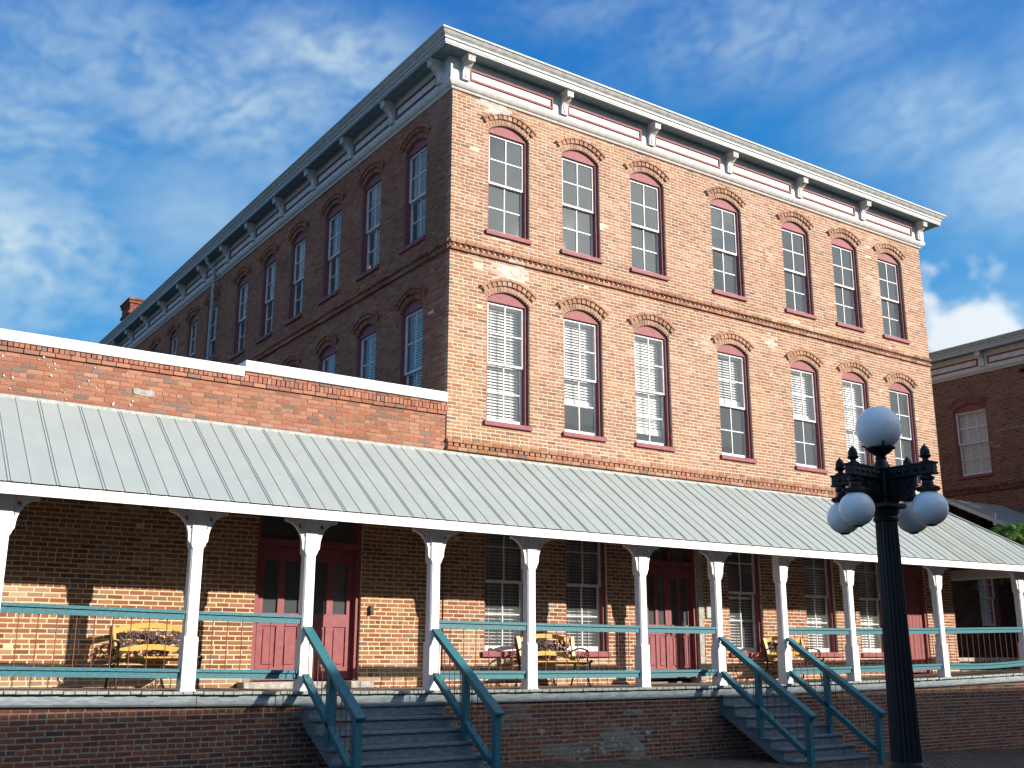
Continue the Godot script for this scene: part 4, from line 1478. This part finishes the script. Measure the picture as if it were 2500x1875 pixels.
func porch() -> void:
	var g := thing("covered_porch", "long covered porch with grey ribbed metal roof, white fascia board and white bracketed posts", "porch")
	var hip := 14.62
	var pitch := .558
	var x := -6.79 - pitch * 11
	while x < hip + EZ:
		var e := minf(x + pitch, hip + EZ)
		put(roof_panel(x, e - x, hip), "roof_panel", M.roof_metal if rng.randf() < .9 or x < 6.0 else M.roof_metal_worn, g)
		x = e
	# the slope round the right hand corner
	var z := -9.0
	while z < EZ - .05:
		var e := minf(z + pitch, EZ)
		var b := B.new()
		var xe := hip + EZ
		var y0 := ye(xe)
		for s in [[z, (z + e) / 2.0], [(z + e) / 2.0, e]]:
			var ta := clampf(s[0], 0.02, EZ)
			var tb := clampf(s[1], 0.02, EZ)
			b.quad(Vector3(xe, y0, s[1]), Vector3(xe, y0, s[0]), Vector3(hip + ta, y0 + (EZ - ta) * K, s[0]), Vector3(hip + tb, y0 + (EZ - tb) * K, s[1]))
			b.bar(Vector3(xe, y0 + .006, s[0] + .02), Vector3(hip + ta + .02, y0 + (EZ - ta) * K, s[0] + .02), .022, .022)
		put(b, "roof_panel", M.roof_metal, g)
		z = e
	var hc := B.new()
	hc.tube([Vector3(hip + .02, ye(hip) + EZ * K + .02, .02), Vector3(hip + EZ, ye(hip + EZ) + .02, EZ)], .022, 6)
	put(hc, "hip_cap", M.roof_metal, g)
	# flashing under the brick
	x = -13.0
	while x < hip:
		var e := minf(x + 2.45, hip)
		var f := B.new()
		var lift := rng.randf_range(-.006, .006)
		var q: Array = []
		for xx in [x, e]:
			var yt: float = ye(xx) + (EZ - .02) * K
			q.append_array([Vector3(xx, yt + .055 + lift, -.012), Vector3(xx, yt + .045 + lift, .014), Vector3(xx, yt - .02, .035), Vector3(xx, yt - .095, .15)])
		for i in 3:
			f.quad(q[i + 1], q[i + 5], q[i + 4], q[i])
		f.quad(q[3] - Vector3(0, .008, 0), q[7] - Vector3(0, .008, 0), q[7], q[3])
		put(f, "flashing", M.flashing, g)
		x = e - .03
		if e >= hip:
			break
	# ceiling boards, header beam and fascia
	var n := 30
	var cl := B.new()
	var hb := B.new()
	for i in n:
		var xa := lerpf(-13.0, hip + .2, float(i) / n)
		var xb := lerpf(-13.0, hip + .2, float(i + 1) / n)
		cl.quad(Vector3(xa, ye(xa) + EZ * K - .06, .0), Vector3(xb, ye(xb) + EZ * K - .06, .0), Vector3(xb, ye(xb) - .03, EZ - .04), Vector3(xa, ye(xa) - .03, EZ - .04))
		cl.quad(Vector3(xa, ye(xa) - .01, EZ - .04), Vector3(xb, ye(xb) - .01, EZ - .04), Vector3(xb, ye(xb) + EZ * K - .04, .0), Vector3(xa, ye(xa) + EZ * K - .04, .0))
	put(cl, "ceiling", M.trim_old, g)
	for i in POSTS.size() - 2:
		var a := Vector3(POSTS[i], 2.55 + (ye(POSTS[i]) - 2.49), 1.5)
		var c := Vector3(POSTS[i + 1], 2.55 + (ye(POSTS[i + 1]) - 2.49), 1.5)
		hb.bar(a, c, .14, .20)
	hb.bar(Vector3(15.08, 2.56, 1.5), Vector3(16.33, 2.56, 1.5), .14, .20)
	hb.bar(Vector3(16.33, 2.56, 1.5), Vector3(16.33, 2.56, -9.0), .14, .20)
	put(hb, "header_beam", M.trim, g)
	x = -12.6
	while x < hip + EZ:
		var e := minf(x + 3.66, hip + EZ - .02)
		var f := B.new()
		var k := 5
		for j in k:
			var xa := lerpf(x, e - .003, float(j) / k)
			var xb := lerpf(x, e - .003, float(j + 1) / k)
			var q: Array = []
			for xx in [xa, xb]:
				q.append_array([Vector3(xx, ye(xx) - .152, EZ - .03), Vector3(xx, ye(xx) - .152, EZ - .052), Vector3(xx, ye(xx) - .012, EZ - .052), Vector3(xx, ye(xx) - .012, EZ - .03)])
			for i in 4:
				var l := (i + 1) % 4
				f.quad(q[i], q[l], q[4 + l], q[4 + i])
		put(f, "fascia_board", M.white_paint, g)
		x = e
		if e >= hip + EZ - .03:
			break
	var sf := B.new()
	sf.box(Vector3(hip + EZ - .05, ye(hip + EZ) - .152, -9.0), Vector3(hip + EZ - .022, ye(hip + EZ) - .012, EZ - .03))
	put(sf, "fascia_board", M.white_paint, g)
	# posts
	var pm := post_mesh()
	var bb := bracket_board()
	for i in POSTS.size():
		var p := part("porch_post", g)
		p.position = Vector3(POSTS[i], yd(POSTS[i]) + .002, 1.495)
		var top := ye(POSTS[i]) - .09 - yd(POSTS[i])
		put_mesh(pm, "shaft", M.white_paint, p, Transform3D(Basis.from_scale(Vector3(1, top / 2.46, 1)), Vector3.ZERO))
		for s in [-1, 1]:
			if (i == 8 and s == -1) or (i == 12 and s == 1):
				continue
			put_mesh(bb, "bracket", M.white_paint, p, Transform3D(Basis.from_scale(Vector3(s, top / 2.46, 1)), Vector3(s * .083, 0, .045)))
	var back_post := part("porch_post", g)
	back_post.position = Vector3(16.33, yd(16.33), -8.6)
	put_mesh(pm, "shaft", M.white_paint, back_post)

# ---------------------------------------------------------------- railings of the porch
func railings() -> void:
	var spans := [[0, "beyond the left end post"], [1, "nearest the left picture edge, before the yellow bench"], [2, "short, left of the first stairs, before red doors"], [4, "short, right of the first stairs"], [5, "before the middle yellow bench"], [6, "before the middle red double door"], [8, "right of the second stairs"], [9, "partly behind the street lamp"], [10, "lower rail bowed, far right end"]]
	for s in spans:
		var i: int = s[0]
		var xa: float = POSTS[i] + .09
		var xb: float = POSTS[i + 1] - .09
		var g := thing("porch_railing", "teal rail with thin rusty rods, %s" % s[1], "railing", Vector3(xa, yd((xa + xb) / 2.0), 1.5), "teal railings along the porch")
		var l := xb - xa
		var bow := .035 if i == 10 else 0.0
		var dl := yd(xa) - yd((xa + xb) / 2.0)
		var dr := yd(xb) - yd((xa + xb) / 2.0)
		for k in 2:
			var y := 1.035 if k == 0 else .282
			var cap := B.new()
			var apron := B.new()
			var nseg := 8 if bow > 0.0 and k == 1 else 1
			for j in nseg:
				var ua := float(j) / nseg
				var ub := float(j + 1) / nseg
				var sa := -bow * 4.0 * ua * (1.0 - ua) if k == 1 else 0.0
				var sb := -bow * 4.0 * ub * (1.0 - ub) if k == 1 else 0.0
				var a := Vector3(l * ua, y + lerpf(dl, dr, ua) + sa, 0)
				var b := Vector3(l * ub, y + lerpf(dl, dr, ub) + sb, 0)
				cap.bar(a + Vector3(0, -.02, 0), b + Vector3(0, -.02, 0), .125, .04)
				apron.bar(a + Vector3(0, -.08, .0), b + Vector3(0, -.08, .0), .075, .08)
			put(cap, "rail_cap", M.teal, g)
			put(apron, "rail", M.teal, g)
		var rod := B.new()
		rod.tube([Vector3(0, .20, 0), Vector3(0, .96, 0)], .0065, 6)
		var rm := rod.mesh()
		var c := int(round(l / .226))
		for k in range(1, c):
			var u := float(k) / c
			put_mesh(rm, "rod", M.rust, g, Transform3D(Basis(Vector3.BACK, rng.randfn(0, .004)) * Basis(Vector3.RIGHT, rng.randfn(0, .005)), Vector3(l * u + rng.randfn(0, .004), lerpf(dl, dr, u), 0)))

# ---------------------------------------------------------------- stairs: noses [y, z], hand rail [y0, z0, y1, z1], lower rail, newel z, middle post z
func stairs(label: String, xa: float, xb: float, noses: Array, rail: Array, low: Array, nz: float, mz: float) -> void:
	var g := thing("staircase", label, "stairs", Vector3((xa + xb) / 2.0, yg((xa + xb) / 2.0), 1.62))
	var off := -g.position
	var gy := yg((xa + xb) / 2.0)
	for n in noses:
		var t := B.new()
		t.x = Transform3D(Basis(Vector3.BACK, rng.randfn(0, .003)), off + Vector3((xa + xb) / 2.0, n[0], n[1]))
		t.bbox(Vector3((xa - xb) / 2.0 - .035, -.022, -.29), Vector3((xb - xa) / 2.0 + .035, .016, .0), Vector3(.004, .006, .006))
		put(t, "tread", M.stair_grey, g)
	for i in noses.size():
		var n: Array = noses[i]
		var lo: float = noses[i + 1][0] + .017 if i < noses.size() - 1 else gy - .02
		var r := B.new()
		r.x = Transform3D(Basis.IDENTITY, off)
		r.box(Vector3(xa + .045, lo, n[1] - .055), Vector3(xb - .045, n[0] - .023, n[1] - .033))
		put(r, "riser", M.stair_grey, g)
	for x in [xa + .02, xb - .02]:                # saw-tooth stringers
		var p := PackedVector2Array()
		var first: Array = noses[0]
		var last: Array = noses[noses.size() - 1]
		var zr := minf(first[1] - .28, 1.60)
		p.append(Vector2(zr, first[0] - .024))
		for i in noses.size():
			var n: Array = noses[i]
			var below: float = noses[i + 1][0] - .024 if i < noses.size() - 1 else gy - .03
			p.append(Vector2(n[1] - .03, n[0] - .024)); p.append(Vector2(n[1] - .03, below))
		p.append(Vector2(last[1] - .26, gy - .03))
		p.append(Vector2(first[1] - .22, first[0] - .25)); p.append(Vector2(zr, first[0] - .18))
		var s := B.new()
		s.x = Transform3D(Basis(Vector3(0, 0, 1), Vector3(0, 1, 0), Vector3(-1, 0, 0)), off + Vector3(x, 0, 0))
		s.slab(p, -.022, .022)
		put(s, "stringer", M.stair_grey, g)
	for x in [xa + .03, xb - .03]:
		var a := Vector3(x, rail[0], rail[1]) + off
		var b := Vector3(x, rail[2], rail[3]) + off
		var c := Vector3(x, low[0], low[1]) + off
		var d := Vector3(x, low[2], low[3]) + off
		var h := B.new()
		h.bar(a + Vector3(0, -.02, 0), b + Vector3(0, -.02, 0), .14, .038)
		put(h, "handrail", M.teal, g)
		h = B.new()
		h.bar(a + Vector3(0, -.085, .03), b + Vector3(0, -.06, -.05), .06, .095)
		put(h, "rail", M.teal, g)
		h = B.new()
		h.bar(c + Vector3(0, -.018, 0), d + Vector3(0, -.018, 0), .10, .034)
		h.bar(c + Vector3(0, -.07, 0), d + Vector3(0, -.07, 0), .06, .075)
		put(h, "lower_rail", M.teal, g)
		var slope: float = (rail[2] - rail[0]) / (rail[3] - rail[1])
		var ls: float = (low[2] - low[0]) / (low[3] - low[1])
		for pz in [mz, nz]:
			var q := B.new()
			var foot: float = gy
			for n in noses:
				if n[1] > pz + .02:
					foot = n[0] + .01
					break
			var yt: float = rail[0] + (pz - rail[1]) * slope - .05
			q.x = Transform3D(Basis.IDENTITY, off)
			q.bbox(Vector3(x - .05, foot - .0, pz - .05), Vector3(x + .05, yt, pz + .05), Vector3(.006, .004, .006))
			put(q, "newel_post", M.teal, g)
		var z: float = rail[1] + .11
		while z < nz - .08:
			if absf(z - mz) > .07:
				var yb: float = low[0] + (z - low[1]) * ls - .03
				var yt: float = rail[0] + (z - rail[1]) * slope - .10
				var r := B.new()
				r.tube([Vector3(x, yb, z) + off, Vector3(x + rng.randfn(0, .003), yt, z + rng.randfn(0, .003)) + off], .0065, 6)
				put(r, "rod", M.rust, g)
			z += .155

# ---------------------------------------------------------------- benches
func spiral(c: Vector3, ux: Vector3, uy: Vector3, r0: float, turns: float, start: float, n := 18) -> Array:
	var p: Array = []
	for i in n + 1:
		var t := float(i) / n
		var a := start + TAU * turns * t
		var r := r0 * (1.0 - .78 * t)
		p.append(c + ux * cos(a) * r + uy * sin(a) * r)
	return p

func bench(at: Vector3, k: float, label: String) -> void:
	var g := thing("bench", label, "bench", Vector3(at.x, yd(at.x), at.z), "yellow benches on the porch")
	var hw := .53 * k
	var back := Transform3D(Basis(Vector3.RIGHT, deg_to_rad(-13.0)), Vector3(0, .42, .07))
	var bow := func(x: float) -> float: return .09 * (1.0 - (x / hw) * (x / hw))
	for q in [[.365, "top_rail"], [.06, "bottom_rail"]]:
		var b := B.new()
		for i in 14:
			var xa := lerpf(-hw, hw, i / 14.0)
			var xb := lerpf(-hw, hw, (i + 1) / 14.0)
			b.bar(back * Vector3(xa, q[0] + bow.call(xa), 0), back * Vector3(xb, q[0] + bow.call(xb), 0), .03, .074)
		put(b, q[1], M.yellow_wood, g)
	for s in [-1, 1]:
		var b := B.new()
		b.bar(back * Vector3(s * (hw - .02), -.01, .034), back * Vector3(s * (hw + .02), .43, .034), .07, .028, Vector3.BACK)
		put(b, "side_rail", M.yellow_wood, g)
	for i in 5:
		var b := B.new()
		b.bbox(Vector3(-hw - .02, .40 + (.012 if i == 4 else 0.0) - .012 * (2 - absi(i - 2)), .08 + .086 * i), Vector3(hw + .02, .424 + (.012 if i == 4 else 0.0) - .012 * (2 - absi(i - 2)), .155 + .086 * i), Vector3(.005, .005, .005))
		put(b, "seat_slat", M.yellow_wood, g)
	# cast scrollwork between the rails
	var sc := B.new()
	var X := back.basis.x
	var Y := back.basis.y
	for s in [-1, 1]:
		for e in [[.14, .22, .075, 1.3, .3], [.30, .25, .07, -1.3, 2.6], [.22, .15, .05, 1.2, 4.0], [.40, .20, .06, 1.3, 1.2], [.07, .30, .05, -1.2, .2], [.36, .12, .045, -1.2, 5.0]]:
			var c: Vector3 = back * Vector3(s * e[0] * k, e[1] + bow.call(e[0] * k) * .8 - .02, 0)
			sc.tube(spiral(c, X * s, Y, e[2], e[3], e[4]), .010, 5, .006)
		for e in [[.10, .17, .5], [.19, .28, 2.2], [.26, .20, -.4], [.33, .17, .9], [.40, .27, 2.5], [.45, .15, .2], [.15, .12, 1.3], [.05, .14, 2.0], [.28, .31, .3], [.44, .23, 1.6], [.37, .31, .6], [.48, .12, 1.0]]:
			var c: Vector3 = back * Vector3(s * e[0] * k, e[1] + bow.call(e[0] * k) * .8 - .02, .004)
			var save := sc.x
			sc.x = Transform3D(back.basis * Basis(Vector3.BACK, e[2] * s), c)
			for f in [-.9, -.45, 0.0, .45, .9]:
				sc.x = Transform3D(back.basis * Basis(Vector3.BACK, e[2] * s + f), c)
				sc.ball(Vector3(.03, 0, 0), Vector3(.034, .012, .006), 7, 4)
			sc.x = save
		sc.tube([back * Vector3(s * .02, .11, 0), back * Vector3(s * .18, .17, 0), back * Vector3(s * .34, .24, 0), back * Vector3(s * hw * .93, .19, 0)], .007, 5)
		sc.tube([back * Vector3(s * .08, .39, 0), back * Vector3(s * .2, .33, 0), back * Vector3(s * .3, .22, 0), back * Vector3(s * .42, .10, 0)], .007, 5)
	for f in 8:
		sc.x = Transform3D(back.basis * Basis(Vector3.BACK, f * TAU / 8), back * Vector3(0, .30, .006))
		sc.ball(Vector3(.036, 0, 0), Vector3(.034, .022, .007), 8, 5)
	sc.ball(Vector3.ZERO, Vector3(.022, .022, .012), 8, 5)
	sc.x = Transform3D.IDENTITY
	put(sc, "scroll_panel", M.panel_iron, g)
	for s in [-1, 1]:
		var b := B.new()
		var x: float = s * (hw + .03)
		var V := func(z: float, y: float) -> Vector3: return Vector3(x, y, z)
		# back upright and leg
		b.bar(V.call(.075, .36), V.call(-.045, .83), .026, .04, Vector3.BACK)
		b.tube([V.call(-.04, .0), V.call(.0, .12), V.call(.06, .26), V.call(.09, .40)], .017, 6)
		b.tube([V.call(.50, .0), V.call(.455, .10), V.call(.44, .22), V.call(.49, .34), V.call(.515, .415)], .017, 6)
		b.ball(V.call(.505, .012), Vector3(.02, .014, .028), 8, 5); b.ball(V.call(-.045, .012), Vector3(.02, .014, .026), 8, 5)
		b.tube([V.call(.07, .385), V.call(.30, .375), V.call(.515, .40)], .016, 6)
		b.ball(V.call(.545, .425), Vector3(.028, .028, .028), 8, 6)
		# arm with its curl
		b.tube([V.call(.03, .60), V.call(.14, .64), V.call(.28, .645), V.call(.40, .62), V.call(.455, .58)], .015, 6)
		b.tube(spiral(V.call(.42, .565), Vector3(0, 0, 1), Vector3.UP, .055, -1.2, 1.2), .012, 6, .008)
		b.tube([V.call(.47, .56), V.call(.47, .50), V.call(.43, .46), V.call(.45, .40)], .012, 6)
		b.tube(spiral(V.call(.30, .53), Vector3(0, 0, 1), Vector3.UP, .07, 1.3, 3.5), .009, 5, .006)
		b.tube(spiral(V.call(.17, .50), Vector3(0, 0, 1), Vector3.UP, .07, -1.3, .4), .009, 5, .006)
		# rings and curls under the seat
		for e in [[.16, .30, .045], [.26, .29, .045], [.36, .30, .045], [.10, .20, .04], [.40, .20, .04], [.25, .20, .05]]:
			var c: Vector3 = V.call(e[0], e[1])
			b.tube(spiral(c, Vector3(0, 0, 1), Vector3.UP, e[2], 1.25, 1.0, 16), .008, 5, .007)
		b.tube([V.call(.02, .13), V.call(.14, .18), V.call(.24, .155), V.call(.34, .18), V.call(.45, .13)], .010, 5)
		put(b, "iron_side", M.iron, g)

# ---------------------------------------------------------------- street lamp
func lamp(at: Vector3) -> void:
	var g := thing("street_lamp", "black fluted iron street lamp with five white globes, one on top and four hanging", "street lamp", at)
	var Y := -at.y                                # dock level in the lamp's own axes
	var b := B.new()
	b.lathe([Vector2(0, 0), Vector2(.30, 0), Vector2(.30, .12), Vector2(.26, .16), Vector2(.255, .42), Vector2(.22, .50), Vector2(.19, .56), Vector2(.165, .60), Vector2(.165, .64), Vector2(.145, .68)], Vector3.ZERO, 24)
	put(b, "base", M.lamp_iron, g)
	b = B.new()
	b.lathe([Vector2(.139, .66), Vector2(.130, Y + .1), Vector2(.117, Y + .9), Vector2(.103, Y + 1.78)], Vector3.ZERO, 40, .07)
	put(b, "column", M.lamp_iron, g)
	b = B.new()
	b.lathe([Vector2(.10, Y + 1.765), Vector2(.118, Y + 1.775), Vector2(.122, Y + 1.80), Vector2(.112, Y + 1.815), Vector2(.115, Y + 1.835), Vector2(.13, Y + 1.86), Vector2(.135, Y + 1.885), Vector2(.12, Y + 1.895), Vector2(.0, Y + 1.90)], Vector3.ZERO, 24)
	put(b, "capital", M.lamp_iron, g)
	# hub, crossed plates and box arms
	b = B.new()
	b.bbox(Vector3(-.072, Y + 1.93, -.072), Vector3(.072, Y + 2.285, .072), Vector3(.018, .01, .018))
	b.bbox(Vector3(-.15, Y + 1.895, -.15), Vector3(.15, Y + 1.945, .15), Vector3(.02, .008, .02))
	b.bbox(Vector3(-.10, Y + 2.0, -.10), Vector3(.10, Y + 2.03, .10), Vector3(.015, .01, .015))
	put(b, "hub", M.lamp_iron, g)
	var R := .475
	for k in 4:
		var arm := part("lamp_arm", g, Transform3D(Basis(Vector3.UP, PI / 2.0 * k + deg_to_rad(4.0)), Vector3.ZERO))
		b = B.new()
		b.bbox(Vector3(.06, Y + 2.185, -.042), Vector3(R + .09, Y + 2.285, .042), Vector3(.006, .006, .006))
		b.bbox(Vector3(.06, Y + 2.275, -.052), Vector3(R + .10, Y + 2.295, .052), Vector3(.005, .005, .005))
		b.bbox(Vector3(.06, Y + 2.175, -.050), Vector3(R + .10, Y + 2.193, .050), Vector3(.005, .005, .005))
		for i in 5:                               # raised ornament along the box
			for s in [-1, 1]:
				b.ball(Vector3(.13 + .085 * i, Y + 2.235, s * .042), Vector3(.028, .022, .008), 8, 5)
		# scrolled web under the arm
		var p := PackedVector2Array()
		p.append(Vector2(.06, Y + 2.19))
		p.append(Vector2(.06, Y + 1.935)); p.append(Vector2(.13, Y + 1.945))
		for i in 9:
			var a := i / 8.0 * PI / 2.0
			p.append(Vector2(.15 + .20 * sin(a), Y + 1.96 + .205 * (1.0 - cos(a))))
		p.append(Vector2(.37, Y + 2.19))
		b.slab(p, -.018, .018)
		for s in [-1, 1]:
			b.tube(spiral(Vector3(.16, Y + 2.10, s * .02), Vector3.RIGHT, Vector3.UP, .06, 1.3, .5), .010, 5, .006)
			b.tube(spiral(Vector3(.27, Y + 2.14, s * .02), Vector3.RIGHT, Vector3.UP, .04, -1.3, 2.5), .009, 5, .005)
			b.tube([Vector3(.08, Y + 1.97, s * .022), Vector3(.14, Y + 2.0, s * .022), Vector3(.24, Y + 2.04, s * .022), Vector3(.34, Y + 2.15, s * .022)], .009, 5)
		put(b, "bracket_box", M.lamp_iron, arm)
		b = B.new()
		b.lathe([Vector2(.0, .0), Vector2(.055, .0), Vector2(.055, .012), Vector2(.03, .02), Vector2(.026, .04), Vector2(.05, .052), Vector2(.056, .068), Vector2(.045, .078), Vector2(.047, .10), Vector2(.042, .125), Vector2(.028, .15), Vector2(.012, .165), Vector2(.006, .178), Vector2(0, .182)], Vector3(R, Y + 2.295, 0), 16)
		put(b, "acorn_finial", M.lamp_iron, arm)
		b = B.new()
		b.lathe([Vector2(0, -.172), Vector2(.06, -.172), Vector2(.10, -.155), Vector2(.112, -.140), Vector2(.108, -.126), Vector2(.075, -.112), Vector2(.055, -.095), Vector2(.05, -.06), Vector2(.066, -.045), Vector2(.066, -.022), Vector2(.04, -.012), Vector2(.04, .0)], Vector3(R, Y + 2.178, 0), 20)
		for s in 3:
			var a := TAU * s / 3.0 + .4
			b.tube([Vector3(R + cos(a) * .10, Y + 2.04, sin(a) * .10), Vector3(R + cos(a) * .145, Y + 2.035, sin(a) * .145)], .012, 6)
		put(b, "globe_holder", M.lamp_iron, arm)
		b = B.new()
		b.ball(Vector3(R, Y + 1.858, 0), Vector3.ONE * .166, 40, 26)
		put(b, "globe", M.globe, arm)
		b = B.new()
		b.lathe([Vector2(0, -.172), Vector2(.03, -.172), Vector2(.048, -.166), Vector2(.05, -.156), Vector2(.03, -.155)], Vector3(R, Y + 1.858, 0), 16)
		put(b, "globe_cap", M.lamp_iron, arm)
	b = B.new()
	b.lathe([Vector2(.10, Y + 2.285), Vector2(.098, Y + 2.30), Vector2(.085, Y + 2.315), Vector2(.066, Y + 2.35), Vector2(.05, Y + 2.385), Vector2(.056, Y + 2.395), Vector2(.056, Y + 2.408), Vector2(.044, Y + 2.418), Vector2(.055, Y + 2.43), Vector2(.095, Y + 2.455), Vector2(.125, Y + 2.485), Vector2(.145, Y + 2.492), Vector2(.148, Y + 2.502), Vector2(.128, Y + 2.51), Vector2(.11, Y + 2.505), Vector2(0, Y + 2.50)], Vector3.ZERO, 24)
	for s in 3:
		var a := TAU * s / 3.0 + .2
		b.tube([Vector3(cos(a) * .135, Y + 2.50, sin(a) * .135), Vector3(cos(a) * .145, Y + 2.53, sin(a) * .145), Vector3(cos(a) * .175, Y + 2.545, sin(a) * .175)], .011, 6)
	put(b, "top_holder", M.lamp_iron, g)
	b = B.new()
	b.ball(Vector3(0, Y + 2.705, 0), Vector3.ONE * .221, 48, 30)
	put(b, "globe", M.globe, g)

# ---------------------------------------------------------------- right hand end
func low_wall() -> void:
	var g := thing("low_wall", "low brick wall with a white capping slab, beyond the right end of the porch", "wall")
	var b := B.new()
	b.bbox(Vector3(14.9, .33, -1.12), Vector3(18.86, .435, -.74), Vector3(.02, .02, .02))
	put(b, "capping", M.concrete, g)
	var w := Wall.new()
	w.T = Transform3D(Basis.IDENTITY, Vector3(0, 0, -.80))
	w.x0 = 18.45; w.x1 = 18.80; w.y0 = -H * 25; w.y1 = .33
	w.pal = "porch"
	w.thick = .26
	lay(w)
	finish_wall(w, g, M.mortar_cream, Vector3.ZERO, func(_p): return false, 0)
	var c := B.new()
	c.box(Vector3(14.9, .20, -1.06), Vector3(18.42, .328, -.83))
	put(c, "lintel", M.mortar_side, g)

func palm(at: Vector3, label: String) -> void:
	var g := thing("palm_tree", label, "palm tree", at, "palms by the alley")
	var b := B.new()
	var top := 3.55 - at.y
	b.tube([Vector3(0, 0, 0), Vector3(.03, top * .4, .02), Vector3(.0, top * .8, 0), Vector3(-.02, top, 0)], .16, 12, .11)
	for i in 18:
		b.lathe([Vector2(.155 - .003 * i, 0), Vector2(.17 - .003 * i, .03), Vector2(.14 - .003 * i, .05)], Vector3(0, .15 + top / 18.5 * i, 0), 12)
	put(b, "trunk", M.bark, g)
	for i in 34:
		var a := TAU * i * .382 + rng.randf() * .3
		var up := rng.randf_range(-.3, 1.25)
		var l := rng.randf_range(1.0, 1.65)
		var f := B.new()
		var p: Array = []
		var dir := Vector3(cos(a), 0, sin(a))
		for k in 9:
			var t := k / 8.0
			p.append(Vector3(0, top, 0) + dir * l * t * (.9 - .15 * t) * cos(up * .7) + Vector3(0, sin(up) * l * t * .8 - 1.0 * t * t * l * .62, 0))
		f.tube(p, .012, 5, .003)
		for k in 46:
			var t := .16 + .84 * k / 46.0
			var s := t * 8.0
			var i0 := mini(int(s), 7)
			var c: Vector3 = p[i0].lerp(p[i0 + 1], s - i0)
			var tang: Vector3 = (p[i0 + 1] - p[i0]).normalized()
			var side := tang.cross(Vector3.UP).normalized()
			var nrm := side.cross(tang)
			for q in [-1, 1]:
				var ll := .34 * sin(PI * (.12 + .85 * t)) * rng.randf_range(.85, 1.1)
				var tip: Vector3 = c + side * q * ll * .75 + tang * ll * .55 + nrm * rng.randf_range(-.02, .10) - Vector3(0, ll * .25, 0)
				var mid: Vector3 = c.lerp(tip, .5) + nrm * .03
				var wd := tang * .011
				f.tri(c - wd, c + wd, mid + wd); f.tri(c - wd, mid + wd, mid - wd); f.tri(mid - wd, mid + wd, tip)
		put(f, "frond", M.leaf, g)

func wall_things() -> void:
	var b := B.new()
	b.bbox(Vector3(-1.405, 1.125, -.02), Vector3(-1.34, 1.262, .03), Vector3(.006, .006, .006))
	b.bbox(Vector3(-1.398, 1.135, .03), Vector3(-1.347, 1.19, .036), Vector3(.003, .003, .003))
	put(b, "wall_box", M.black_plastic)
	var o: Node = get_child(get_child_count() - 1)
	o.set_meta("label", "small black box on the brick wall right of the left red double doors")
	o.set_meta("category", "wall box")
	b = B.new()
	b.bbox(Vector3(6.19, 1.215, -.015), Vector3(6.42, 1.50, .03), Vector3(.006, .006, .006))
	b.bbox(Vector3(6.205, 1.23, .03), Vector3(6.405, 1.485, .036), Vector3(.004, .004, .004))
	put(b, "notice_panel", M.grey_metal)
	o = get_child(get_child_count() - 1)
	o.set_meta("label", "grey metal box on the wall right of the red double door with cream casing")
	o.set_meta("category", "wall panel")
